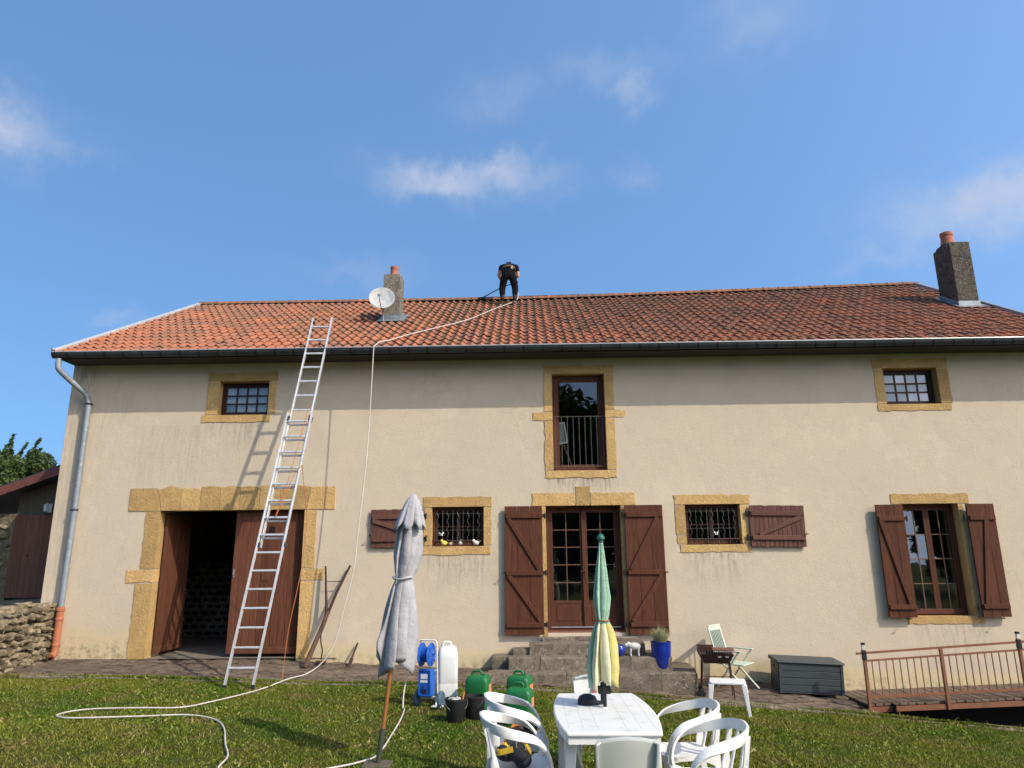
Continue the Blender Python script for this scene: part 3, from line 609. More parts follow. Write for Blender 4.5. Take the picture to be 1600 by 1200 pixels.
a, b, c, d = OPEN['w5']; surround('window_surround', [(a-.19,b+.22,d,d+.19,'tlr'), (a-.06,a,c,d,''), (b,b+.10,c,d,''), (a-.17,b+.18,c-.14,c,'blr')])
a, b, c, d = OPEN['barn']
e = surround('door_surround', [(a-.27,a,1.83,2.85,'l'), (a-.50,a,1.60,1.83,'tbl'), (a-.32,a,.30,1.60,'lb'), (b,b+.24,1.83,2.85,'r'), (b,b+.42,1.62,1.83,'tbr'), (b,b+.24,.30,1.62,'rb')])
xs_ = [-7.21,-6.66,-6.27,-5.92,-5.56,-5.20,-4.84,-4.47,-3.98,-3.47]
for i in range(9):
    x0, x1 = xs_[i], xs_[i+1]; zt = 3.26+random.uniform(-.02, .02); lean = (i-4)*.028
    if i in (0, 8): P = [(x0+.005,2.85),(x1-.005+(.05 if i == 0 else 0)-(0 if i == 0 else 0),2.85),(x1-.005-(.05 if i == 0 else 0),zt+.01),(x0+.005-(0 if i == 0 else -.06),zt+.01)]
    else: P = [(x0+.005+(.05 if i == 1 else 0),2.852),(x1-.005,2.852),(x1-.005+(.06 if i == 7 else 0),zt+random.uniform(-.02, .02)-(.03 if i in (1,7) else 0)),((x0+x1)/2,zt+random.uniform(-.01, .03)),(x0+.005-(.04 if i == 1 else 0),zt-(.05 if i in (1,7) else 0))]
    MB().prism(P, -.011-random.uniform(0,.004), .30, 'y').build('stone', G['ochre'], e)
# ---------------------------------------------------------------- windows, doors, shutters (parts of the house)
def frame_mb(a, b, c, d, w, y0, y1):
    return MB().box((a,y0,c),(a+w,y1,d)).box((b-w,y0,c),(b,y1,d)).box((a+w,y0,c),(b-w,y1,c+w)).box((a+w,y0,d-w),(b-w,y1,d))
def sash(par, a, b, c, d, nx, nz, y, mat, w=.05, mw=.018, panel=None, muntin=None):
    """one casement: frame strips, glazing bars, and each pane its own sheet"""
    fr = frame_mb(a, b, c, d, w, y-.02, y+.025).build('sash_frame', mat, par, bevel=.004)
    x0, x1, z0, z1 = a+w, b-w, c+w, d-w
    if panel:
        MB().box((x0,y-.012,z0),(x1,y+.012,c+panel)).box((x0+.05,y-.02,z0+.04),(x1-.05,y-.008,c+panel-.06)).build('door_panel', mat, par, bevel=.004); MB().box((x0,y-.018,c+panel),(x1,y+.02,c+panel+.04)).build('sash_rail', mat, par); z0 = c+panel+.04
    for i in range(nx):
        for k in range(nz):
            xa, xb = x0+(x1-x0)*i/nx, x0+(x1-x0)*(i+1)/nx; za, zb = z0+(z1-z0)*k/nz, z0+(z1-z0)*(k+1)/nz
            t = random.uniform(-.0015, .0015); MB().add([(xa+.001,y+t,za+.001),(xb-.001,y-t,za+.001),(xb-.001,y-t*.5,zb-.001),(xa+.001,y+t*.6,zb-.001)], [(0,1,2,3)]).build('pane', G['glass'], par)
    for i in range(1, nx): xm = x0+(x1-x0)*i/nx; MB().box((xm-mw/2,y-.013,z0),(xm+mw/2,y+.013,z1)).build('glazing_bar', muntin or mat, par)
    for k in range(1, nz): zm = z0+(z1-z0)*k/nz; MB().box((x0,y-.0145,zm-mw/2),(x1,y+.0145,zm+mw/2)).build('glazing_bar', muntin or mat, par)
G['muntin'] = MAT('thin brown glazing bar', (.17,.10,.065), (.13,.075,.05), 8, .5)
def small_window(key, label):
    a, b, c, d = OPEN[key]; w = frame_mb(a+.001, b-.001, c+.001, d-.001, .055, .16, .22).build('window', G['darkwood'], house, bevel=.004); w['label'] = label
    sash(w, a+.055, b-.055, c+.055, d-.055, 4, 3, .19, G['darkwood'], .025, .028)
    MB().add([(a+.06,.25,c+.05),(b-.06,.25,c+.05),(b-.06,.25,d-.05),(a+.06,.25,d-.05)], [(0,1,2,3)]).build('blind', G['curtain'], w)
small_window('w1', 'small twelve pane window above the barn door'); small_window('w6', 'small twelve pane window above the shuttered casement')
# upper French window with guard rail
a, b, c, d = OPEN['w2']; w = frame_mb(a+.001, b-.001, c+.001, d-.001, .05, .13, .21).build('window', G['wood'], house, bevel=.004); w['label'] = 'tall single pane upper window with guard rail'
sash(w, a+.05, b-.05, c+.05, d-.05, 1, 1, .17, G['wood'], .065)
gr = MB().tube([(a,.06,4.49),(b,.06,4.49)], .006, 6).tube([(a,.06,c+.07),(b,.06,c+.07)], .006, 6).build('guard_rail', G['wire'], house, smooth=50)
for i in range(9): x = a+.045+(b-a-.09)*i/8; MB().tube([(x,.06,c+.07),(x,.06,4.49)], .0042, 6).build('bar', G['wire'], gr, smooth=50)
pn = thing('framed_panel', 'white framed board leaning behind the tall upper window', 'board', (.70, .36, 3.32)); pn.rotation_euler = (R(-6), R(-8), 0)
MB().box((-.16,-.004,.75),(.14,.004,1.12)).build('sheet', MAT('grey green sheet', (.30,.33,.29), (.25,.28,.25), 5, .9), pn); frame_mb(-.18, .16, .73, 1.14, .022, -.014, .01).build('frame', G['white'], pn)
MB().bar((-.10,.0,.75),(-.22,.12,-.0),.02).bar((.06,0,.75),(.22,.1,.0),.02).bar((0,.02,.8),(.0,.40,.0),.02).build('easel_leg', G['stick'], pn)
# grilled windows
def grill_window(key, label):
    a, b, c, d = OPEN[key]; w = frame_mb(a+.001, b-.001, c+.001, d-.001, .045, .15, .21).build('window', G['wood'], house, bevel=.004); w['label'] = label
    xm = (a+b)/2; sash(w, a+.045, xm, c+.045, d-.045, 1, 2, .18, G['darkwood'], .03); sash(w, xm, b-.045, c+.045, d-.045, 1, 2, .18, G['darkwood'], .03)
    g = MB()
    for z in (c+.09, c+.27, d-.11): g.tube([(a,.05,z),(b,.05,z)], .0045, 6)
    gl = g.build('grille', G['wire'], house, smooth=60)
    for i in range(9):
        x = a+.09+(b-a-.18)*i/8
        if i % 2: P = [(x,.05,c+.02),(x,.05,d-.05)]
        else: P = [(x+.016*math.sin(k*1.05), .05, c+.02+(d-c-.07)*k/24) for k in range(25)]
        MB().tube(P, .0042, 6).build('wire_bar', G['wire'], gl, smooth=60)
    MB().tube([(a,.035,c+.085),(b,.035,c+.085)], .012, 6).build('sill_bar', G['rustdark'], gl, smooth=60)
grill_window('w3', 'small grilled window beside the grey parasol'); grill_window('w4', 'small grilled window between french door and dark chest')
# tall right casement
a, b, c, d = OPEN['w5']; w = frame_mb(a+.001, b-.001, c+.001, d-.001, .05, .16, .23).build('window', G['wood'], house, bevel=.004); w['label'] = 'tall two leaf casement above the wooden ramp'
MB().box((a+.05,.14,c+.02),(b-.05,.165,c+.10)).build('sill_board', G['wood'], w)
xm = (a+b)/2; sash(w, a+.05, xm+.001, c+.05, d-.05, 2, 4, .185, G['wood'], .05, .014, muntin=G['muntin']); sash(w, xm+.003, b-.05, c+.05, d-.05, 2, 4, .19, G['wood'], .05, .014, muntin=G['muntin'])
# french door
a, b, c, d = OPEN['door']; w = frame_mb(a+.001, b-.001, c+.001, d-.001, .045, .17, .25).build('french_door', G['wood'], house, bevel=.004); xm = (a+b)/2
sash(w, a+.045, xm, c+.06, d-.045, 2, 5, .20, G['wood'], .062, .014, panel=.40, muntin=G['muntin']); sash(w, xm+.002, b-.045, c+.06, d-.045, 2, 5, .203, G['wood'], .062, .014, panel=.40, muntin=G['muntin'])
MB().box((xm-.028,.155,c+.06),(xm+.03,.178,d-.05)).build('meeting_rail', G['wood'], w, bevel=.005)
MB().box((xm+.005,.148,1.60),(xm+.035,.156,1.86)).tube([(xm+.02,.15,1.74),(xm+.02,.115,1.74),(xm-.06,.11,1.73)], .009, 8).build('door_handle', G['copper'], w, smooth=40)
MB().box((a,.02,.675),(b,.26,.745)).build('threshold', MAT('red brick threshold', (.22,.075,.05), (.16,.06,.045), 9, .8), house, bevel=.008)
MB().box((a+.05,.150,.79),(b-.05,.165,.81)).build('weather_strip', G['alu'], w)
stk = MB().lathe([(0,0),(.05,0)], 16).build('window_sticker', G['white'], w, (1.40,.192,2.52), (R(90),0,0))
# ---- shutters
def shutter(x0, x1, z0, z1, battens, diags, mat, boards, y=-.045, th=.035, rot=0, hinge='l', label=None, hooks=()):
    cx, cz = (x0+x1)/2, (z0+z1)/2; W, Hh = (x1-x0)/2, (z1-z0)/2
    s = link('shutter', None, house, (cx, y, cz), (0, rot, 0))
    if label: s['label'] = label
    for i in range(boards):
        a = -W+2*W*i/boards; b = -W+2*W*(i+1)/boards; j = random.uniform(-.003, .003) if boards > 4 else 0
        MB().box((a+.0015,-th+j*.5,-Hh+j*2),(b-.0015,0,Hh+j*2)).build('board', mat, s, bevel=.003, seg=1)
    for z in battens: MB().box((-W+.02,-th-.028,z-.04),(W-.012,-th+.002,z+.04)).build('batten', mat, s, bevel=.006)
    for (xa, za, xb, zb) in diags: MB().bar((xa,-th-.012,za),(xb,-th-.012,zb),.075,.026,upv=(0,1,0)).build('brace', mat, s, bevel=.006)
    hx = -W if hinge == 'l' else W; sg = 1 if hinge == 'l' else -1
    for z in battens: MB().box((hx-.06*sg if sg > 0 else hx-.005,-th+.012,z-.03),(hx+.005 if sg > 0 else hx+.06,-th+.03,z+.03)).tube([(hx-.05*sg,-th+.02,z-.05),(hx-.05*sg,-th+.02,z+.05)], .012, 8).build('hinge', G['iron'], s, smooth=40)
    for hx_, hz_ in hooks: MB().tube([(hx_,y+.08,hz_),(hx_,-th-.05,hz_),(hx_+(.0),-th-.055,hz_+.03)], .007, 6).tube([(hx_-.02,-th-.045,hz_-.004),(hx_+.03,-th-.05,hz_+.004)], .008, 6).build('hook', G['iron'], s, smooth=50)
    return s
H2 = 1.08
bt = (H2-.17, -.065, -H2+.16)
shutter(-.43,.235,.70,2.86, bt, [(-.27,H2-.21,.28,-.02),(-.27,-.10,.29,-H2+.21)], G['shutter'], 3, -.05, .035, 0, 'r', 'tall braced shutter left of the french door', [(-.34,-.06)])
shutter(1.685,2.35,.70,2.86, bt, [(.24,H2-.21,-.26,-.02),(.27,-.10,-.27,-H2+.21)], G['shutter'], 3, -.05, .035, 0, 'l', 'tall braced shutter right of the french door', [(.34,-.07)])
Hh = .94
shutter(6.05,6.52,.94,2.82, (Hh-.24,-Hh+.17), [(-.18,Hh-.28,.15,-Hh+.21)], G['shutter'], 3, -.075, .04, 0, 'r', 'narrow shutter left of the tall casement', [(.06,-.96)])
shutter(7.61,8.08,.94,2.82, (Hh-.24,-Hh+.17), [(.06,Hh-.28,-.14,-Hh+.21)], G['shutter'], 3, -.075, .04, 0, 'l', 'narrow shutter right of the tall casement', [(.06,-.96)])
shutter(-2.80,-1.87,2.17,2.83, (.20,-.19), [(-.43,.14,.35,-.13)], G['oldshutter'], 10, -.03, .03, R(-1.2), 'r', 'plank shutter folded open behind the grey parasol', [(-.47,-.12)])
shutter(3.87,4.82,2.12,2.83, (.215,-.20), [(.42,.16,-.33,-.15)], G['oldshutter'], 12, -.03, .03, R(1.0), 'l', 'plank shutter folded open by the right grilled window', [(.47,-.14)])
# ---- barn doors
def barn_leaf(loc, rz, W, Hh, n, label):
    s = link('barn_door', None, house, loc, (0, 0, rz)); s['label'] = label
    for i in range(n): MB().box((W*i/n+.002,-.02+random.uniform(-.002,.002),.10),(W*(i+1)/n-.002,.02,Hh)).build('plank', G['barn'], s, bevel=.004, seg=1)
    MB().box((.004,-.034,.0),(W-.004,.03,.105)).build('bottom_rail', G['barn'], s, bevel=.006)
    for z in (.35, Hh/2, Hh-.3): MB().box((.02,.022,z-.07),(W-.02,.05,z+.07)).build('ledge', G['barn'], s)
    m = MB()
    for z in (.16, .22, 1.02, 1.08, Hh-.35):
        for i in range(n): m.ball((W*(i+.5)/n+random.uniform(-.01,.01), -.022, z+random.uniform(-.012,.012)), (.008,.004,.008), 6, 4)
    stuff(m.build('nail_heads', G['iron'], s)); return s
r_ = barn_leaf((-5.29, .15, .40), 0, 1.255, 2.43, 10, 'closed plank leaf of the barn door')
MB().box((.53,-.026,1.22),(.68,-.018,1.40)).build('hatch', G['barn'], r_, bevel=.003); MB().box((.62,-.028,2.02),(.72,-.018,2.16)).build('air_slot', G['iron'], r_)
MB().box((.02,-.03,1.28),(.045,-.02,1.42)).ball((.035,-.04,1.33), .018, 8, 6).build('lock', G['zinc'], r_, smooth=40)
barn_leaf((-6.575, .17, .40), R(91), 1.0, 2.43, 8, 'open plank leaf of the barn door swung inwards')
for i in range(-1, 2): pass
# pale hollow bricks stacked in the dim barn
bs_ = thing('brick_stack', 'dim stack of pale hollow bricks inside the open barn', 'bricks', (-7.1, 3.6, .352))
bk = MB()
bk.box((-.10,-.1,0),(.10,.1,.035)).box((-.10,-.1,.105),(.10,.1,.14)).box((-.10,-.1,.035),(-.07,.1,.105)).box((.07,-.1,.035),(.10,.1,.105))
bkm = bk.mesh('brick', G['brickpale'])
for r0 in range(11):
    for c0 in range(6):
        link('brick', bkm, bs_, (-.62+c0*.205+(.1 if r0 % 2 else 0)+random.uniform(-.006,.006), random.uniform(-.015,.015), r0*.142), (0,0,random.uniform(-.03,.03)))
# cable curl under the eave
tag(MB().tube(curve([(-8.40,-.02,5.58),(-8.30,-.04,5.50),(-8.27,-.05,5.42),(-8.33,-.05,5.33),(-8.40,-.03,5.26),(-8.41,-.01,5.20)],6), .008, 6).build('cable', MAT('pale cable', (.45,.42,.36), (.4,.37,.32), 5, .6), smooth=60), 'short pale cable curling out under the eave corner', 'cable')
# ---------------------------------------------------------------- left side: steps, retaining wall, shed, trees
st = thing('stone_steps', 'worn stone steps below the french door', 'steps', (0, 0, 0))
def block(x0, x1, y0, y1, z0, z1, par, j=.012, name='step_block'):
    m = MB(); nx = max(2, int((x1-x0)/.12)); prof_ = [(y1,z0),(y0,z0),(y0-.0,z0+(z1-z0)*.5),(y0,z1-.02),(y0+.02,z1),(y0+(y1-y0)*.5,z1),(y1,z1)]
    vs = []
    for i in range(nx+1):
        xx = x0+(x1-x0)*i/nx
        for y, z in prof_: vs.append((xx+random.uniform(-j,j)*.5, y+(random.uniform(-j,j) if y < y1-.01 else 0), z+(random.uniform(-j,j)*.6 if z > z0+.01 else 0)))
    k = len(prof_); fs = [(i*k+a, i*k+(a+1)%k, (i+1)*k+(a+1)%k, (i+1)*k+a) for i in range(nx) for a in range(k)] + [tuple(range(k-1,-1,-1)), tuple(nx*k+a for a in range(k))]
    return m.add(vs, fs).build(name, G['step'], par, smooth=35)
def course(xs, y0, y1, z0, z1):
    for a, b in zip(xs[:-1], xs[1:]): block(a+.004, b-.004, y0, y1, z0, z1, st)
course([.20,.75,1.28,1.80], -.12, .02, .45, .665)
course([-.02,.62,1.30,1.88], -.40, -.11, .38, .60)
course([-.36,.15,.9,1.6,2.25], -.72, -.39, .19, .415)
course([-.68,-.1,.55,1.35,2.0,2.55], -1.10, -.71, -.15, .235)
course([1.88,2.3], -.38, .0, .2, .44); course([-.64,-.3], -.38, 0, .1, .40); course([-.30,.0], -.36, 0, .3, .50); course([2.25,2.62], -.70, -.02, -.1, .24)
# dry retaining wall running out from the house corner
rw = thing('retaining_wall', 'rough rubble retaining wall at the house corner', 'wall', (-8.22, -.02, 0))
def rubble(sx, sy, sz):
    bm = bmesh.new(); bmesh.ops.create_icosphere(bm, subdivisions=2, radius=1)
    for v in bm.verts:
        c = v.co; c = Vector([math.copysign(abs(q)**.55, q) for q in c]); v.co = Vector((c.x*sx, c.y*sy, c.z*sz))*random.uniform(.74, 1.10)
    me = bpy.data.meshes.new('stone'); bm.to_mesh(me); bm.free(); me.materials.append(G['rubble']); me.polygons.foreach_set('use_smooth', [True]*len(me.polygons)); me.set_sharp_from_angle(angle=R(16)); return me
rub = [rubble(.5, .5, .5) for _ in range(8)]
def rub_top(s): return lerp(s, [0,.7,1.05,1.4,2.2,4], [1.25,1.26,1.20,1.07,.95,.8])
def rub_wall(par, p0, p1, zb, topf, dep, course_h=(.045,.13), wd=(.05,.19), nrm=Vector((1,0,0))):
    d = (Vector(p1)-Vector(p0)); L = d.length; d.normalize(); z = zb; n = 0
    while z < 1.4+zb*0 + 3:
        h = random.uniform(*course_h); s = random.uniform(-.1, 0); any_ = False
        while s < L:
            wdt = random.uniform(*wd)*(1.25 if h > .09 else 1); hh = h*random.uniform(.8, 1.1)
            if z+hh*.5 < topf(s+wdt/2):
                any_ = True; c = Vector(p0)+d*(s+wdt/2)+Vector((0,0,z+hh/2+random.uniform(-.025,.025)))+nrm*random.uniform(-.06,.03)
                o = link('stone', random.choice(rub), par, c, (random.uniform(-.25,.25), random.uniform(-.35,.35), math.atan2(d.y, d.x)+random.uniform(-.1,.1)))
                o.scale = (wdt*random.uniform(.85,1.25), dep, hh*random.uniform(.9,1.35)); n += 1
            s += wdt
        z += h
        if not any_: break
    return n
nst = rub_wall(rw, (-.09,0,0), (-.12,-3.2,0), .15, rub_top, .22)
cr = MB(); cr.add([(-.14,0,.05),(-.16,-3.3,.05),(-.16,-3.3,.72),(-.16,-2.2,.90),(-.15,-1.4,1.02),(-.15,-.7,1.2),(-.14,0,1.19)], [tuple(range(7))]); cr.build('mortar_core', MAT('dark joint earth', (.055,.045,.03), (.035,.03,.02), 9, .95), rw)
for i in range(16):                                           # flat cap stones
    s = i*.2; o = link('cap_stone', random.choice(rub), rw, (-.2+random.uniform(-.05,.03), -s, rub_top(s)+random.uniform(-.03,.02)), (random.uniform(-.15,.15),random.uniform(-.15,.15),random.uniform(-.5,.5))); o.scale = (random.uniform(.26,.4), random.uniform(.18,.3), random.uniform(.07,.14))
# shed on the terrace
SY = 4.0
shed = thing('garden_shed', 'low shed with red brown roof edge beside the house gable', 'shed', (-12, SY, 1.12))
sx = 12.0
def SP(x, z): return (x+sx, z-1.12)
MB().prism([SP(-15,.9), SP(-12.15,.9), SP(-12.15,3.10), SP(-15,3.10)], .02, .35, 'y').build('wall', G['rubble'], shed)
MB().prism([SP(-12.15,3.05), SP(-8.7,3.05), SP(-8.7,4.75), SP(-12.15,3.55), SP(-15,2.55), SP(-15,3.10), SP(-12.15,3.10)][:4], .03, .3, 'y').build('gable_infill', MAT('dim shed boards', (.10,.085,.06), (.075,.062,.045), 5, .9, .004, 20, (9,9,.5)), shed)
MB().prism([SP(-11.28,.9), SP(-8.7,.9), SP(-8.7,3.05), SP(-11.28,3.05)], .02, .35, 'y').build('wall', G['wall'], shed)
dd = link('door', None, shed, (-12.17+sx, 0, 1.18-1.12))
for i in range(6): MB().box((i*.15+.002,.0,0),(i*.15+.148,.05,1.88)).build('plank', MAT('dark shed door', (.17,.078,.048), (.12,.055,.034), 5, .85, .002, 30, (8,8,.4), rand=.2, world=False) if i == 0 else bpy.data.materials['dark shed door'], dd, bevel=.004)
MB().ball((.45,-.03,.95), .02, 8, 6).build('knob', G['iron'], dd, smooth=60)
rubw = link('rubble_pier', None, shed)
for i in range(60):
    o = link('stone', random.choice(rub), rubw, (-12.3-1.3*random.random()+sx, random.uniform(-.02,.03), 1.12+1.95*random.random()-1.12), (random.uniform(-.2,.2), random.uniform(-.4,.4), random.uniform(-.2,.2))); o.scale = (random.uniform(.12,.28), .12, random.uniform(.08,.16))
G['roofred'] = MAT('red brown shingle', (.175,.062,.047), (.135,.048,.038), 7, .75, .002, 40, rand=.1)
k = math.tan(R(19.5)); zr = lambda x: 3.40+(x+12.6)*k
MB().prism([SP(-15.5,zr(-15.5)+.02), SP(-8.65,zr(-8.65)+.02), SP(-8.65,zr(-8.65)+.24), SP(-15.5,zr(-15.5)+.24)], -.38, 4, 'y').build('roof', G['zincdark'], shed)
x = -15.4
while x < -8.9:
    L = .42; P = [SP(x,zr(x)-.005), SP(x+L*.88,zr(x+L*.88)-.005), SP(x+L,zr(x+L)+.04), SP(x+L,zr(x+L)+.20), SP(x,zr(x)+.20)]
    MB().prism(P, -.40-random.uniform(0,.008), -.37, 'y').build('edge_shingle', G['roofred'], shed, bevel=.004); x += L*.97
lt = tag(link('wall_lantern', None, None, (-11.36, SY-.02, 3.14)), 'small pale lantern above the shed door', 'lantern')
MB().box((-.05,0,-.02),(.05,.02,.18)).build('back_plate', G['offwhite'], lt); MB().tube([(0,0,.16),(0,-.1,.2),(0,-.12,.16)], .008, 6).build('bracket', G['offwhite'], lt)
MB().lathe([(.02,.17),(.075,.14),(.06,.13),(.05,.0),(.03,-.01)], 6, (0,-.12,0)).build('lamp_body', G['offwhite'], lt)
# ---- trees
def leafmat(name, a, b):
    t = NT(name); at = t.new('Attribute'); at.attribute_name = 'tint'; p = t.pos()
    c = t.mixc(at.outputs['Fac'], (*a, 1), (*b, 1)); t.done(c, .6, .25)
    tr = t.new('BsdfTranslucent'); t.l.new(c, tr.inputs[0]); mx = t.new('MixShader'); mx.inputs[0].default_value = .28
    t.l.new(t.b.outputs[0], mx.inputs[1]); t.l.new(tr.outputs[0], mx.inputs[2]); t.l.new(mx.outputs[0], t.n['Material Output'].inputs[0]); return t.m
G['leafA'] = leafmat('dark green leaves', (.035,.062,.018), (.085,.122,.032)); G['leafB'] = leafmat('mid green leaves', (.045,.075,.02), (.105,.14,.04))
G['bark'] = MAT('bark', (.075,.055,.04), (.05,.038,.028), 6, .95, .02, 18, (4,4,.6))
def leaves(name, pts, size, mat, par):
    n = len(pts); p = np.asarray(pts); d = RNG.normal(size=(n,3)); d /= np.linalg.norm(d, axis=1)[:,None]
    e = np.cross(d, RNG.normal(size=(n,3))); e /= np.linalg.norm(e, axis=1)[:,None]; s = size*(.6+.8*RNG.random(n))[:,None]
    v = np.empty((n,4,3)); v[:,0] = p-d*s; v[:,1] = p+e*s*.42; v[:,2] = p+d*s; v[:,3] = p-e*s*.42
    me = bpy.data.meshes.new(name); me.vertices.add(4*n); me.vertices.foreach_set('co', v.reshape(-1)); me.loops.add(4*n); me.loops.foreach_set('vertex_index', np.arange(4*n, dtype=np.int32))
    me.polygons.add(n); me.polygons.foreach_set('loop_start', np.arange(n, dtype=np.int32)*4); me.polygons.foreach_set('loop_total', np.full(n, 4, np.int32))
    at = me.attributes.new('tint', 'FLOAT', 'POINT'); at.data.foreach_set('value', np.repeat(RNG.random(n), 4).astype(np.float32)); me.update(calc_edges=True); me.materials.append(mat)
    return link(name, me, par)
def tree(loc, h, rad, label, nleaf, size, mat, trunk_h, spikes=0, group=None, name='tree', squash=1., clumps=46):
    t = thing(name, label, 'tree', loc, 0, group); cz = trunk_h+(h-trunk_h)*.5; rz_ = (h-trunk_h)*.5
    m = MB(); m.tube(curve([(0,0,-.3),(.05,0,trunk_h*.5),(0,.05,trunk_h),(.1,0,cz),(0,0,h*.85)],4), [h*.03*(1-.8*i/16) for i in range(17)], 8)
    tips = []
    for i in range(14):
        a = i*2.4; z = trunk_h*.8+(h-trunk_h)*.6*random.random(); r = rad*random.uniform(.5,.85); q = (math.cos(a)*r, math.sin(a)*r, min(h*.9, z+r*.5)); tips.append(q)
        m.tube(curve([(0,0,z*.9),(q[0]*.4,q[1]*.4,z+.1*r),q],3), [h*.010,h*.009,h*.008,h*.006,h*.005,h*.004,h*.002], 5)
    m.build('trunk', G['bark'], t, smooth=60)
    P = []
    for i in range(clumps):
        d = Vector((random.gauss(0,1), random.gauss(0,1), random.gauss(0,1))).normalized(); rr = random.uniform(.45, 1)**.6
        c = np.array([d.x*rad*rr*.86, d.y*rad*rr*.86, cz+d.z*rz_*rr*.88]); k = rad*random.uniform(.16, .34); n = int(nleaf/clumps)
        q = RNG.normal(size=(n,3)); q /= np.linalg.norm(q, axis=1)[:,None]; P.append(c + q*(RNG.random((n,1))**.35)*k*np.array([1,1,squash]))
    for i in range(spikes):
        a = random.uniform(0, 6.28); base = np.array([math.cos(a)*rad*.6, math.sin(a)*rad*.6, cz+rz_*.6]); dr = np.array([math.cos(a)*.55+random.uniform(-.2,.2), math.sin(a)*.5, 1.0]); Ls = random.uniform(.5, 1.15)*rad*.75; n = 150
        s = RNG.random((n,1)); P.append(base + dr*s*Ls + RNG.normal(size=(n,3))*.055*rad*(1.05-s))
    leaves('crown', np.concatenate(P), size, mat, t); return t
tree((-21.2, 14, .6), 5.5, 2.0, 'feathery dark tree with long loose shoots behind the shed', 30000, .10, G['leafA'], .8, 34)
tree((-18.7, 13.5, 1.0), 5.0, 1.9, 'rounded dense green bush tree showing over the shed roof', 34000, .08, G['leafB'], .4, 5)
tree((-17.0, 14.5, .9), 4.9, 1.5, 'second rounded tree hugging the house gable behind the shed', 22000, .09, G['leafB'], .4, 2)
tree((-24.5, 20, .6), 6.0, 2.8, 'broad dark tree farther behind the shed', 14000, .13, G['leafA'], .8)
# garden trees behind the viewer, seen mirrored in the panes
for i, (x, y, h, r) in enumerate([(-7,-41,15.5,5.6), (3.5,-42,16,5.8), (14,-42,15,5.6), (22,-46,14,4.6), (-17,-43,15,6), (35,-45,14,5), (-28,-45,15,6)]):
    tree((x, y, -.2), h, r, 'large leafy garden tree mirrored in the window panes', 26000, .34, G['leafA'], .6, 0, 'garden trees facing the house', 'garden_tree', 1., 110)
# ---------------------------------------------------------------- things on and against the house
LZ = lambda x, y: float(lawn_z(x, y))
def PZ(x, y): return float(pave_z(np.array([x]), np.array([y]))[0])
# satellite dish on a short mast clamped to the chimney
ds = thing('satellite_dish', 'pale round satellite dish standing before the slim chimney', 'satellite dish', (-3.13, 1.82, roof_z(-3.13, 1.82)+.02))
MB().tube([(0,.06,-.03),(0,.06,.52)], .016, 8).build('mast', G['zinc'], ds, smooth=50)
Rm = Matrix.Rotation(R(8), 4, 'Z') @ Matrix.Rotation(R(90-16), 4, 'X')
m = MB(); m.lathe([(0.001,.0),(.08,.003),(.16,.013),(.225,.03),(.272,.048),(.282,.048),(.282,.040),(.23,.020),(.16,.003),(.001,-.010)], 36, (-.03,.0,.53), Rm); m.build('dish', MAT('pale grey dish', (.46,.46,.44), (.36,.36,.34), 6, .55, c3=(.28,.27,.25)), ds, smooth=40)
MB().tube([(-.01,.03,.23),(-.01,-.20,.30),(-.035,-.30,.50)], .009, 6).build('feed_arm', G['rustdark'], ds, smooth=50); MB().lathe([(.018,0),(.032,.03),(.032,.08),(.0,.08)], 10, (-.035,-.32,.50), Matrix.Rotation(R(-65),4,'X')).build('receiver_head', G['zinc'], ds, smooth=40)
# ladder: lower and upper section, foot on the lawn, resting on the gutter
lf = Vector((-4.20, -1.95, 0)); lf.z = LZ(lf.x, lf.y)
lt_ = Vector((-3.79, -.655, 5.70)); ldir = (lt_-lf).normalized(); LW = Vector((1, .02, .0)).normalized(); LN = LW.cross(ldir).normalized()
lad = thing('ladder', 'long aluminium extension ladder leaning on the gutter', 'ladder', tuple(lf))
TOT = (lt_-lf).length + .62
def lrail(s0, s1, half, off, name, mat, w=.024, d=.062):
    for sg in (-1, 1):
        p = LW*sg*half + LN*off; MB().bar(p+ldir*s0, p+ldir*s1, w, d, upv=tuple(LN)).build(name, mat, lad, bevel=.003, seg=1)
lrail(0, 4.35, .205, .030, 'rail', G['alusun']); lrail(2.05, TOT, .172, -.038, 'upper_rail', G['alusun'])
s = .28
while s < 4.3: MB().bar(LW*-.195+LN*.03+ldir*s, LW*.195+LN*.03+ldir*s, .030, .030, upv=tuple(ldir)).build('rung', G['alusun'], lad, bevel=.004, seg=1); s += .28
s = 2.2
while s < TOT-.05: MB().bar(LW*-.162-LN*.038+ldir*s, LW*.162-LN*.038+ldir*s, .030, .030, upv=tuple(ldir)).build('rung', G['alusun'], lad, bevel=.004, seg=1); s += .28
for sg in (-1, 1):
    MB().bar(LW*sg*.205+LN*.03, LW*sg*.205+LN*.03+ldir*.05, .034, .075, upv=tuple(LN)).build('rubber_foot', G['black'], lad); MB().bar(LW*sg*.2-LN*.01+ldir*2.06, LW*sg*.2-LN*.01+ldir*2.12, .06, .12, upv=tuple(LN)).build('guide_bracket', G['zincdark'], lad)
    MB().bar(LW*sg*.19+LN*.0+ldir*4.2, LW*sg*.19+LN*.0+ldir*4.3, .05, .10, upv=tuple(LN)).build('guide_bracket', G['zincdark'], lad)
MB().ball(tuple(LW*-.16-LN*.06+ldir*(TOT-.08)), .035, 8, 6).build('pulley', G['black'], lad, smooth=50)
rp = [lf+LW*.14-LN*.0+ldir*4.5+LN*.06, lf+LW*.10+LN*.075+ldir*3.6, lf+LW*.06+LN*.08+ldir*3.0, lf+LW*.0+LN*.085+ldir*2.5, lf+LW*.15+LN*.09+ldir*3.2, lf+LW*.235+LN*.05+ldir*3.4]
